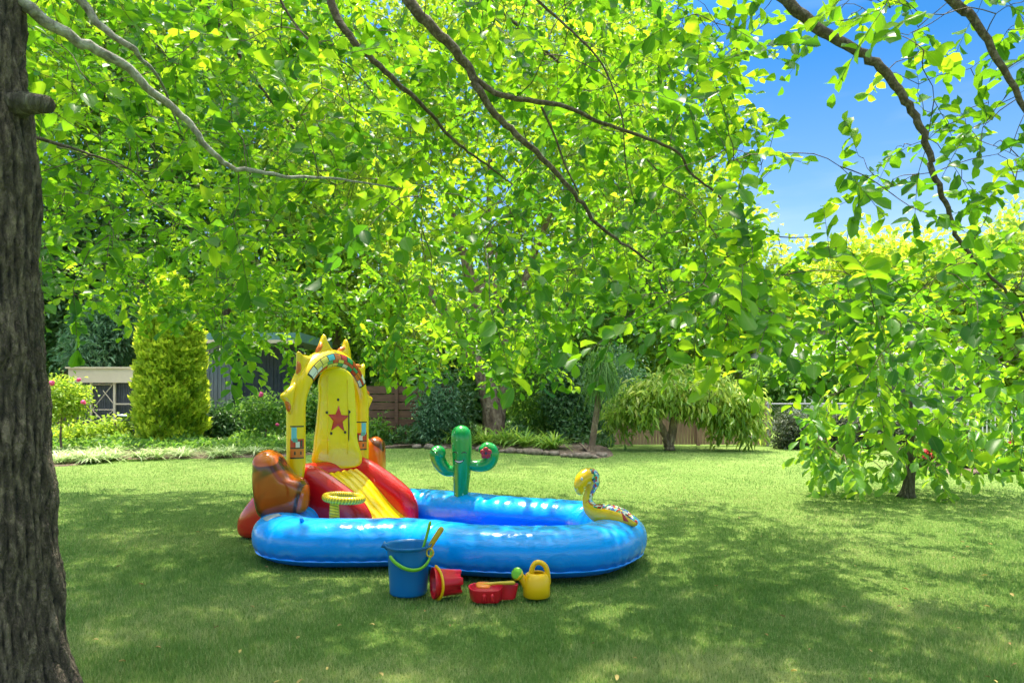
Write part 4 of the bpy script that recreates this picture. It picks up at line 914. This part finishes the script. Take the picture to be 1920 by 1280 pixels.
# distant backing trees along the boundary
k_ = 0
for px_, py_, rx_, rz_, mm, lb in ((-40, 560, 200, 200, 'lf_dark', 'dark tree at the far left edge behind everything'), (330, 620, 160, 140, 'lf_dark', 'dark tree directly behind the golden conifer'), (560, 640, 160, 130, 'lf_mid', 'mid green tree behind the dark shed roof'), (800, 640, 170, 150, 'lf_dark', 'dark tree behind the brown timber fence'),
        (1000, 640, 170, 150, 'lf_mid', 'mid green tree behind the central trunk'), (1400, 690, 150, 70, 'lf_mid', 'low green tree behind the paling fence'), (1990, 640, 150, 130, 'lf_mid', 'green tree at the far right edge of the garden'), (1720, 720, 170, 60, 'lf_mid', 'low green tree behind the red flowers')):
    D = 33 + (k_ % 3); k_ += 1
    tree('boundary_tree', lb, 'tree', gl(px_, D), [stem(px_, D, px_, py_, .3)], [B(px_, py_, D, rx_, rz_), B(px_ - rx_ * .5, py_ + 60, D, rx_ * .6, rz_ * .7), B(px_ + rx_ * .5, py_ + 70, D - 1, rx_ * .6, rz_ * .7)], 700, 14, .6, .48, M[mm], shell=.3, group='trees along the back boundary')

# golden conifer
D = 17.0; t = thing('golden_conifer', gl(320, D), 'golden green columnar conifer in the left garden bed before the grey shed', 'conifer')
part('trunk', limbs_mesh([stem(320, D, 318, 560, .10, .02, .02)], 8), M['greybark'], t)
nl = 20000; zz = rng.random(nl) ** .85; hz = 4.15
prf = np.interp(zz, [0, .08, .25, .5, .75, .9, 1], [.84, .94, .93, .88, .76, .58, .15]); a = rng.uniform(0, 2 * np.pi, nl)
ka = rng.uniform(0, 6.283, 170); kz = rng.random(170); lump = np.full(nl, .84)
for i in range(170):
    da_ = np.abs((a - ka[i] + np.pi) % (2 * np.pi) - np.pi); lump = np.maximum(lump, 1.12 - ((da_ / .34) ** 2 + ((zz - kz[i]) / .045) ** 2) * .14)
prf = prf * .79; r_ = prf * lump * rng.uniform(.72, 1.05, nl); cx = gl(320, D)
pos = np.stack([cx[0] + r_ * np.cos(a), cx[1] + r_ * np.sin(a), .08 + zz * hz], 1)
ax = np.stack([np.cos(a), np.sin(a), np.full(nl, .9)], 1) + rng.normal(0, .35, (nl, 3)); nm = np.stack([np.cos(a), np.sin(a), np.full(nl, .2)], 1) + rng.normal(0, .5, (nl, 3))
part('crown', leaves('crown', pos, ax, nm, rng.uniform(.08, .19, nl), rng.uniform(.06, .11, nl), rng.normal(.55, .26, nl) + (lump - 1) * 1.2, TS), M['lf_gold'], t)

# shrubs (single mass of foliage each)
def shrub(name, label, px, D, blobs, ncl, m_, ls=.14, per=14, rc=.14, wr=.5, group=None, stems=None, cat='shrub'):
    return tree(name, label, cat, gl(px, D), stems or [stem(px, D, px, blobs[0][1] if False else 790, .05, .015, .05)], [B(*b_) for b_ in blobs], ncl, per, rc, ls, M[m_], group=group, shell=.3, wr=wr)
shrub('shrub', 'dark green shrub low against the grey shed wall, right of the conifer', 410, 18.5, [(405, 790, 18.5, 28, 28), (430, 800, 18.5, 20, 18)], 130, 'lf_dark', group='shrubs in the back beds')
shrub('shrub', 'dark shrub between the rose bush and the grey shed', 465, 19.0, [(460, 790, 19, 30, 28), (500, 800, 19, 26, 20)], 130, 'lf_dark', group='shrubs in the back beds')
shrub('shrub', 'bluish leafy shrub in front of the brown timber fence', 800, 17.6, [(822, 770, 17.6, 36, 50), (800, 812, 17.4, 26, 16)], 240, 'lf_blue', wr=.3, group='shrubs in the back beds')
shrub('shrub', 'open dark shrub at left of the thick trunk', 855, 18.6, [(850, 760, 18.6, 45, 60), (835, 800, 18.6, 36, 26)], 260, 'lf_dark', group='shrubs in the back beds')
shrub('shrub', 'tall mixed green shrub just right of the thick trunk', 1000, 19.5, [(1000, 740, 19.5, 55, 70), (1020, 680, 19.8, 50, 50), (1030, 800, 19.3, 46, 34)], 420, 'lf_mid', wr=.35, group='shrubs in the back beds')
shrub('shrub', 'dark shrub behind the slender palm trunk', 1075, 18.5, [(1070, 740, 18.5, 50, 70), (1080, 800, 18, 40, 40)], 380, 'lf_dark', group='shrubs in the back beds')
shrub('shrub', 'bluish shrub at right of the slender palm', 1160, 19.5, [(1165, 760, 19.5, 45, 55), (1150, 700, 20, 50, 46), (1150, 805, 19.2, 30, 24)], 380, 'lf_blue', wr=.3, group='shrubs in the back beds')
shrub('shrub', 'small green shrub behind the arch, against the brown fence', 715, 17.4, [(700, 812, 17.4, 22, 18)], 60, 'lf_mid', group='shrubs in the back beds')
shrub('shrub', 'small shrub seen through the arch, beside the back panel', 585, 18.0, [(580, 790, 18, 20, 34), (600, 760, 18, 22, 30)], 130, 'lf_mid', group='shrubs in the back beds')
shrub('shrub', 'bushy shrub filling the left bed behind the tussocks at far left', 215, 17.2, [(150, 818, 16.6, 40, 14), (215, 812, 17.2, 40, 16)], 170, 'lf_bright', group='shrubs in the back beds')

shrub('shrub', 'leafy green shrub standing tall behind the chain-link fence beside the clipped hedge', 1480, 20, [(1470, 715, 20, 60, 40), (1560, 700, 20, 60, 40), (1430, 745, 20, 30, 30)], 420, 'lf_mid', ls=.2, rc=.2, group='shrubs in the back beds')
# rose bushes
def rose(label, px, D, blobs, blooms, stems):
    t = tree('rose_bush', label, 'rose bush', gl(px, D), stems, [B(*b_) for b_ in blobs], 150, 14, .12, .10, M['lf_mid'] if px > 300 else M['lf_bright'], group='rose bushes')
    for bx, by, r_ in blooms:
        mb = MB(); c = P(bx, by, D - .35)
        for i in range(9):
            d = N(rng.normal(size=3)); mb.ell(c + d * r_ * .45, (r_ * .6, r_ * .6, r_ * .5), 6)
        part('bloom', mb, M['pinkrose'], t)
rose('pink flowering standard rose bush in the left bed, right of the conifer', 495, 16.8, [(495, 765, 16.8, 42, 22), (480, 780, 16.8, 28, 16), (515, 785, 16.8, 26, 20)], [(489, 739, .07), (520, 796, .05)], [([gl(497, 16.8), P(498, 800, 16.8), P(495, 765, 16.8)], .03, .015)])
rose('pink flowering rose bush beside the dark trunk at far left', 115, 15.0, [(120, 735, 15, 34, 20), (108, 765, 15, 20, 22), (140, 760, 15, 20, 20)], [(98, 718, .07), (156, 754, .06), (148, 712, .05)], [([gl(115, 15), P(114, 800, 15), P(118, 745, 15)], .03, .015)])

# mango-like tree with drooping leaves
D = 16.0
st = [([gl(1256, D), P(1250, 820, D), P(1236, 790, D), P(1225, 750, D)], .13, .05), ([P(1254, 838, D), P(1262, 800, D), P(1265, 760, D), P(1262, 720, D)], .13, .05), ([P(1263, 790, D), P(1285, 770, D), P(1330, 750, D)], .07, .03), ([P(1236, 790, D), P(1190, 780, D), P(1160, 775, D)], .05, .02)]
bl_ = [B(1195, 765, D, 46, 28), B(1160, 798, D, 24, 14), B(1250, 735, D, 60, 28), B(1320, 745, D, 62, 36), B(1370, 765, D, 46, 40), B(1365, 795, D, 32, 20), B(1215, 745, D + .4, 40, 24), B(1400, 745, D, 34, 22), B(1290, 705, D + .4, 34, 20), B(1345, 712, D + .2, 26, 18), B(1185, 738, D, 22, 14), B(1222, 722, D, 20, 14), B(1405, 800, D, 20, 20), B(1150, 778, D, 18, 16)]
tree('drooping_leaf_tree', 'low spreading fruit tree with drooping pale green leaves on the lawn before the paling fence', 'fruit tree', (gl(1256, D)), st, bl_, 440, 13, .13, .25, M['lf_mango'], down=1.3, wr=.22, shell=.4)

# slender ponytail palm
D = 15.2; t = thing('ponytail_palm', gl(1108, D), 'slender palm-like plant with drooping strappy leaves at the end of the bed', 'palm')
mb = MB(); pp = spline([gl(1104, D), P(1107, 846, D), P(1110, 835, D), P(1114, 805, D), P(1119, 770, D), P(1124, 725, D), P(1126, 690, D)], 5)
mb.tube(pp, np.interp(np.linspace(0, 1, len(pp)), [0, .1, .2, .35, 1], [.34, .22, .11, .075, .06]), n=14, caps='flat'); part('trunk', mb, M['greybark'], t)
n_ = 900; hd = P(1127, 700, D); base = np.tile(hd, (n_, 1)) + rng.normal(0, .12, (n_, 3)) * [1, 1, 1.6]
part('crown', blades('crown', base, rng.uniform(0, 2 * np.pi, n_), rng.uniform(.42, .8, n_), np.full(n_, .02), rng.uniform(.1, .42, n_), rng.uniform(1.5, 2.5, n_), rng.normal(.5, .25, n_), 6, .33), M['lf_mid'], t)

# strappy plants along the central bed
def strap(loc, label, n_=60, L_=.6, w_=.035, group='strap-leaved plants along the central bed', m_='lf_strap', tint=.55):
    base = np.tile(np.array(loc, float), (n_, 1)) + rng.normal(0, .04, (n_, 3)) * [1, 1, 0]
    me = blades('strap_plant', base, rng.uniform(0, 2 * np.pi, n_), rng.uniform(.6, 1.1, n_) * L_, np.full(n_, w_), rng.uniform(.2, .8, n_), rng.uniform(.3, 1.1, n_), rng.normal(tint, .2, n_), 5)
    return single('strap_plant', me, M[m_], loc, label, 'strap plant', group)
sx_ = [875, 893, 912, 930, 948, 965, 984, 1002, 1020, 1038, 850, 922, 975]
sy_ = [838, 836, 840, 837, 841, 839, 843, 841, 846, 847, 836, 830, 832]
for i, (x, y) in enumerate(zip(sx_, sy_)):
    strap(G(x, y) + [0, 0, .06], 'yellow green strap-leaved plant in the row at the front of the central bed', 70, rng.uniform(.62, .85), .04)

# rocks edging the central bed
for i, x in enumerate([905, 925, 942, 958, 975, 992, 1008, 1025, 1040, 1056, 1070, 1084, 1098, 1112, 1128, 780, 805, 830, 860]):
    g_ = G(x, np.interp(x, [700, 800, 900, 1000, 1100, 1150], [840, 840, 844, 850, 858, 854])); r_ = rng.uniform(.06, .12)
    mb = MB(); mb.ell((0, 0, 0), (r_ * 1.3, r_, r_ * .8), 9); Vv = mb.v[0]; Vv *= (1 + .18 * np.sin(Vv[:, 0:1] * 30 + i) * np.cos(Vv[:, 2:3] * 25 + i)); mb.v[0] = Vv + g_ + [0, rng.uniform(-.12, .15), r_ * .3]
    single('edging_rock', mb, M['rock'], g_, 'rough grey brown rock edging the central garden bed', 'rock', 'rocks edging the central bed')

# left bed ground cover: a mass of pale variegated tussocks
ntu = 210; BS = []; AZ = []; LN = []; TI = []
for i in range(ntu):
    x = rng.uniform(90, 600); y = np.interp(x, [90, 200, 400, 560, 620], [876, 866, 859, 852, 846]) - rng.random() ** 1.3 * 34 - 1
    g_ = G(x, y); n_ = 42; BS.append(np.tile(g_, (n_, 1)) + rng.normal(0, .05, (n_, 3)) * [1, 1, 0]); AZ.append(rng.uniform(0, 6.283, n_))
    LN.append(rng.uniform(.18, .42, n_)); TI.append(np.clip(rng.normal(rng.uniform(.35, .85), .2, n_), 0, 1))
BS = np.vstack(BS); BS[:, 2] += .03; q = len(BS)
gc = link('ground_cover', blades('ground_cover', BS, np.concatenate(AZ), np.concatenate(LN), np.full(q, .022), rng.uniform(.3, 1, q), rng.uniform(.4, 1.2, q), np.concatenate(TI), 4), M['lf_pale']); gc['kind'] = 'stuff'
# low leafy cover behind them
ncv = 16000; x = rng.uniform(80, 640, ncv); y = rng.uniform(815, 850, ncv); Dg = CH * F / (y - HY)
pos = np.stack([(x - 960) / F * Dg, Dg, rng.uniform(.05, .34, ncv) * (.7 + .5 * np.sin(x * .05) * np.sin(Dg))], 1)
gc2 = link('ground_cover', leaves('ground_cover', pos, rng.normal(0, 1, (ncv, 3)) + [0, 0, .4], rng.normal(0, .6, (ncv, 3)) + [0, 0, 1], rng.uniform(.07, .16, ncv), rng.uniform(.04, .08, ncv), rng.normal(.45, .25, ncv), TS), M['lf_mid']); gc2['kind'] = 'stuff'
# leafy undergrowth of the central bed
ncv = 16000; x = rng.uniform(700, 1150, ncv); y = rng.uniform(808, 838, ncv); Dg = CH * F / (y - HY)
pos = np.stack([(x - 960) / F * Dg, Dg, rng.uniform(.05, .45, ncv) * (.6 + .5 * np.sin(x * .06))], 1)
gc3 = link('ground_cover', leaves('ground_cover', pos, rng.normal(0, 1, (ncv, 3)) + [0, 0, .4], rng.normal(0, .6, (ncv, 3)) + [0, 0, 1], rng.uniform(.08, .2, ncv), rng.uniform(.04, .07, ncv), rng.normal(.4, .25, ncv), TS), M['lf_dark']); gc3['kind'] = 'stuff'

# ------------------------------------------------------------------ young tree on the lawn at right
D = 8.8; g_ = np.array(gl(1700, D))
t = thing('young_tree', g_, 'young broad-leaved tree with low hanging branches standing on the lawn at right', 'tree')
mb = MB(); pp = spline([g_ + [0, 0, -.03], P(1705, 900, D), P(1708, 860, D), P(1704, 760, D), P(1702, 680, D), P(1698, 600, D), P(1695, 520, D)], 5)
mb.tube(pp, np.linspace(.075, .014, len(pp)) + .05 * np.exp(-np.arange(len(pp)) / 1.5), n=12, caps='flat'); part('trunk', mb, M['bark'], t)
nb = 215; xs_ = np.clip(rng.normal(1705, 105, nb), 1535, 1900); lo_ = np.interp(xs_, [1530, 1560, 1640, 1700, 1760, 1860, 1910], [878, 888, 880, 888, 880, 872, 862]); hi_ = np.interp(xs_, [1530, 1600, 1700, 1800, 1900], [760, 620, 520, 620, 740])
ys_ = hi_ + (lo_ - hi_) * rng.random(nb) ** .75; dd_ = D + rng.normal(0, .55, nb)
C2 = np.stack([(xs_ - 960) / F * dd_, dd_, CH - (ys_ - HY) / F * dd_], 1); tw = MB(); A2 = np.zeros_like(C2); tp = np.array([p_ for p_ in pp if p_[2] > .3])
nodes2 = list(tp)
for i in np.argsort(np.min(np.linalg.norm(C2[:, None] - tp[None], axis=2), 1)):
    c = C2[i]; na_ = np.array(nodes2); pen = np.sum((na_ - c) ** 2, 1) + .8 * np.maximum(0, c[2] - .1 - na_[:, 2]) ** 2 ; q_ = na_[np.argmin(pen)]; dv = c - q_; dist = np.linalg.norm(dv) + 1e-6
    m1 = q_ + dv * .5 + [0, 0, .12 * dist]; a_ = N(N(dv) + rng.normal(0, .4, 3) + [0, 0, -.25]); A2[i] = a_
    tw.tube(spline([q_, m1, c, c + a_ * .28 + [0, 0, -.06]], 2), np.linspace(.004 + .006 * min(dist, 1), .002, 7), n=5, caps='flat'); nodes2 += [m1, c]
part('branches', tw, M['greybark'], t)
a = twig_leaves(C2, A2, np.full(nb, .36), 9, np.full(nb, .165), rng.normal(.45, .2, nb), wratio=.5, droop=.6)
part('crown', leaves('crown', *a), M['leaf_small'], t)

# ------------------------------------------------------------------ built structures
def bx(mb, px0, px1, z0, z1, D, dep=.05, mi=0):
    mb.box(((px0 - 960) / F * D, D, z0), ((px1 - 960) / F * D, D + dep, z1), mi)
D = 19.5; zt = CH + (HY - 691) / F * D
av = thing('aviary', gl(195, D), 'cream framed aviary with dark panels and a braced gate behind the left bed', 'aviary')
mb = MB(); bx(mb, 128, 330, zt - .40, zt, D - .06, .06); part('fascia', mb, M['cream'], av, False)
mb = MB(); mb.box(((126 - 960) / F * D, D - .1, zt + .002), ((332 - 960) / F * D, D + 2.0, zt + .05)); part('roof', mb, M['cream'], av, False)
mb = MB()
for i in range(44):
    x0 = 131 + i * 4.5; bx(mb, x0, x0 + 4.0, 0, zt - .42, D + .1 + .015 * (i % 2), .03)
part('rear_panel', mb, M['darkpanel'], av, False)
mb = MB()
for x0, w in ((130, 4), (170, 3.5), (214, 4), (260, 4), (300, 4)): bx(mb, x0 - w / 2, x0 + w / 2, 0, zt - .402, D, .05)
for xa, xb in ((132, 168), (216, 258), (262, 298)): 
    zc = CH + (HY - 757) / F * D; bx(mb, xa, xb, zc - .02, zc + .02, D + .004, .04)
part('frame', mb, M['cream'], av, False)
gm = MB(); xa, xb = (172 - 960) / F * D, (212 - 960) / F * D; z1 = zt - .42; z0 = .25; zm = CH + (HY - 768) / F * D
for p_, q_ in (((xa, zm), (xb, z1)), ((xa, zm), (xb, zm)), ((xa, z0), (xb, zm)), ((xa, zm), (xb, z0)), ((xa, z1 - .03), (xb, z1 - .03)), ((xb - .3, z1 - .2), (xb - .02, zm + .2))):
    gm.tube([(p_[0], D + .02, p_[1]), (q_[0], D + .02, q_[1])], .014, n=4, caps='flat')
part('gate', gm, M['cream'], av, False)

D = 21.0; zr = CH + (HY - 640) / F * D
sh_ = thing('garden_shed', gl(480, D), 'dark slate walled shed with grey sheet side and teal roof edge behind the rose bush', 'shed')
mb = MB()
for i in range(36):
    x0 = 300 + i * 3.7; bx(mb, x0, x0 + 3.7, 0, zr - .1, D + .03 * (i % 2), .04)
part('side_wall', mb, M['greymetal'], sh_, False)
mb = MB()
for i in range(19):
    x0 = 436 + i * 7.0; bx(mb, x0, x0 + 6.6, 0, zr - .12, D + .25 + .02 * (i % 2), .05)
part('front_wall', mb, M['slate'], sh_, False)
mb = MB(); bx(mb, 430, 435, 0, zr - .1, D - .08, .08); part('corner_post', mb, M['greymetal'], sh_, False)
mb = MB(); mb.box(((290 - 960) / F * D, D - .6, zr - .05), ((575 - 960) / F * D, D + 3, zr + .22)); part('roof', mb, M['teal'], sh_, False)
mb = MB(); mb.box(((290 - 960) / F * D, D - .66, zr - .10), ((575 - 960) / F * D, D - .604, zr + .0)); part('gutter', mb, M['cream'], sh_, False)

D = 17.9
tf_ = thing('timber_fence', gl(700, D), 'dark brown horizontal board fence behind the slide arch', 'fence')
mb = MB()
for i in range(7):
    z_ = .05 + i * .215; bx(mb, 600, 850, z_, z_ + .19, D + .008 * (i % 2), .04)
part('boards', mb, M['brownwood'], tf_, False)
for x0 in (640, 743, 830):
    mb = MB(); bx(mb, x0 - 3, x0 + 3, 0, 1.6, D - .06, .055); part('post', mb, M['brownwood'], tf_, False)

D = 17.6
pf = thing('paling_fence', gl(1310, D), 'weathered brown vertical paling fence behind the drooping-leaf tree', 'fence')
mb = MB(); x0 = 1150
while x0 < 1440:
    gap = 1388 < x0 < 1428 and (int(x0) % 3 != 0)
    z1 = 1.05 + .03 * rng.normal(); 
    if gap: bx(mb, x0, x0 + 2.0, 0.72, z1, D, .02); 
    else: bx(mb, x0, x0 + 5.2, 0.02, z1, D + .004 * rng.random(), .02)
    x0 += 5.8
part('palings', mb, M['fencewood'], pf, False)
mb = MB(); bx(mb, 1390, 1428, .1, .72, D + .30, .02); part('pale_board', mb, M['tabletop'], pf, False)
for x0 in (1180, 1310, 1436):
    mb = MB(); bx(mb, x0 - 3, x0 + 3, 0, 1.15, D - .09, .08); part('post', mb, M['fencewood'], pf, False)
# hedge with chain link fence
D = 16.6
tree('clipped_hedge', 'dull green clipped hedge between the paling fence and the young tree', 'hedge', gl(1500, D), [stem(1520, D, 1520, 800, .05)],
     [B(1475 + i * 28, 805 + (i % 2) * 4, D, 26, 36, 26) for i in range(9)] + [B(1480 + i * 30, 830, D, 26, 16, 20) for i in range(8)], 900, 16, .09, .09, M['lf_hedge'], shell=.4)
cl = thing('chain_link_fence', gl(1520, D + .7), 'grey chain-link fence topping the clipped hedge', 'fence')
mb = MB(); Dc = D + .7; z0, z1 = .0, CH + (HY - 757) / F * Dc
for i in range(150):
    xa = (1440 - 960) / F * Dc + i * .07; 
    for sg in (1, -1):
        xb = xa + sg * (z1 - z0); mb.tube([(xa, Dc, z0), (xb, Dc, z1)], .0035, n=3, caps='flat') if (1438 - 960) / F * Dc <= xb <= (1720 - 960) / F * Dc else None
part('mesh', mb, M['wire'], cl, False)
mb = MB(); mb.tube([((1438 - 960) / F * Dc, Dc, z1), ((1720 - 960) / F * Dc, Dc, z1)], .02, n=8)
part('rail', mb, M['wire'], cl)
for x0 in (1440, 1560, 1680):
    mb = MB(); mb.tube([gl(x0, Dc), (gl(x0, Dc)[0], Dc, z1 + .03)], .025, n=8); part('post', mb, M['wire'], cl)
# white tubular fence at right
D = 15.5; z1 = CH + (HY - 772) / F * D
wf = thing('white_pool_fence', gl(1850, D), 'white tubular pool fence at the right edge behind the red flowers', 'fence')
mb = MB(); 
for z_ in (z1 - .04, .18): mb.box(((1730 - 960) / F * D, D - .015, z_), ((2010 - 960) / F * D, D + .015, z_ + .035))
part('rails', mb, M['white'], wf, False)
for i in range(36):
    x_ = 1732 + i * 7.8
    if x_ > 1990: break
    mb = MB(); p_ = np.array(gl(x_, D - .001)); mb.box((p_[0] - .011, D - .030, .05), (p_[0] + .011, D - .017, z1 + .03)); part('picket', mb, M['white'], wf, False)
# red flowering plants
for lb, px_, py_, w in (('red flowering plant beside the trunk of the young tree', 1735, 850, 30), ('cluster of red flowers at the right edge of the picture', 1900, 850, 36), ('low red flowering plant between the young tree and the right edge', 1825, 858, 28)):
    g_ = G(px_, py_ + 22); D = g_[1]
    t = thing('flowering_plant', g_, lb, 'flowering plant', 'red flowering plants')
    a = blob_leaves([B(px_, py_, D, w, 18)], 60, 12, .08, .1); part('foliage', leaves('foliage', *a, tmpl=TS), M['lf_mid'], t)
    a = blob_leaves([B(px_, py_ - 8, D - .1, w * .9, 12)], 30, 9, .06, .07, wr=.8); part('blooms', leaves('blooms', *a, tmpl=TS), M['redflower'], t)
# pale house beyond the fence
D = 24.0
hs = thing('house', gl(1640, D), 'pale rendered house glimpsed behind the trees at right', 'house')
mb = MB(); mb.box(((1470 - 960) / F * D, D, 0), ((1830 - 960) / F * D, D + 6, 2.7)); part('wall', mb, M['render'], hs, False)
mb = MB(); x0, x1 = (1455 - 960) / F * D, (1845 - 960) / F * D
mb.add([(x0, D - .5, 2.62), (x1, D - .5, 2.62), (x1, D + 6.5, 2.62), (x0, D + 6.5, 2.62), (x0 + 1.5, D + 3, 4.0), (x1 - 1.5, D + 3, 4.0)], [(0, 1, 5, 4), (1, 2, 5), (2, 3, 4, 5), (3, 0, 4), (0, 3, 2, 1)]); part('roof', mb, M['greymetal'], hs, False)
for xw in (1530, 1660, 1770):
    mb = MB(); mb.box(((xw - 960) / F * D, D - .03, 1.0), ((xw + 50 - 960) / F * D, D - .003, 2.1)); part('window', mb, M['slate'], hs, False)
# round garden table hidden behind the conifer
D = 18.3; tb = thing('garden_table', gl(312, D), 'pale blue topped outdoor table poking out either side of the golden conifer', 'table')
zt_ = CH - (776 - HY) / F * D; mb = MB(); c = np.array(gl(311, D)); mb.lathe([(.002, zt_ - .03), (1.12, zt_ - .03), (1.15, zt_ - .015), (1.12, zt_), (.002, zt_)], 40, c); part('tabletop', mb, M['tabletop'], tb)
mb = MB(); mb.lathe([(.3, 0), (.28, .03), (.05, .06), (.05, zt_ - .031)], 16, c); part('pedestal', mb, M['white'], tb)
# fallen leaves
M['dry'] = leafmat('dry_leaf', [(0, (.20, .12, .04)), (1, (.5, .38, .12))], [(0, (.3, .2, .05)), (1, (.5, .4, .1))], .2, .7)
n_ = 90; Dg = 1 / rng.uniform(1 / 12, 1 / 3.0, n_); x = (rng.uniform(120, 1920, n_) - 960) / F * Dg
me = leaves('fallen_leaves', np.stack([x, Dg, np.full(n_, .022)], 1), rng.normal(0, 1, (n_, 3)) * [1, 1, .15], np.tile([0, 0, 1.], (n_, 1)) + rng.normal(0, .2, (n_, 3)), rng.uniform(.02, .045, n_), rng.uniform(.01, .02, n_), rng.random(n_))
fl = link('fallen_leaves', me, M['dry']); fl['kind'] = 'stuff'
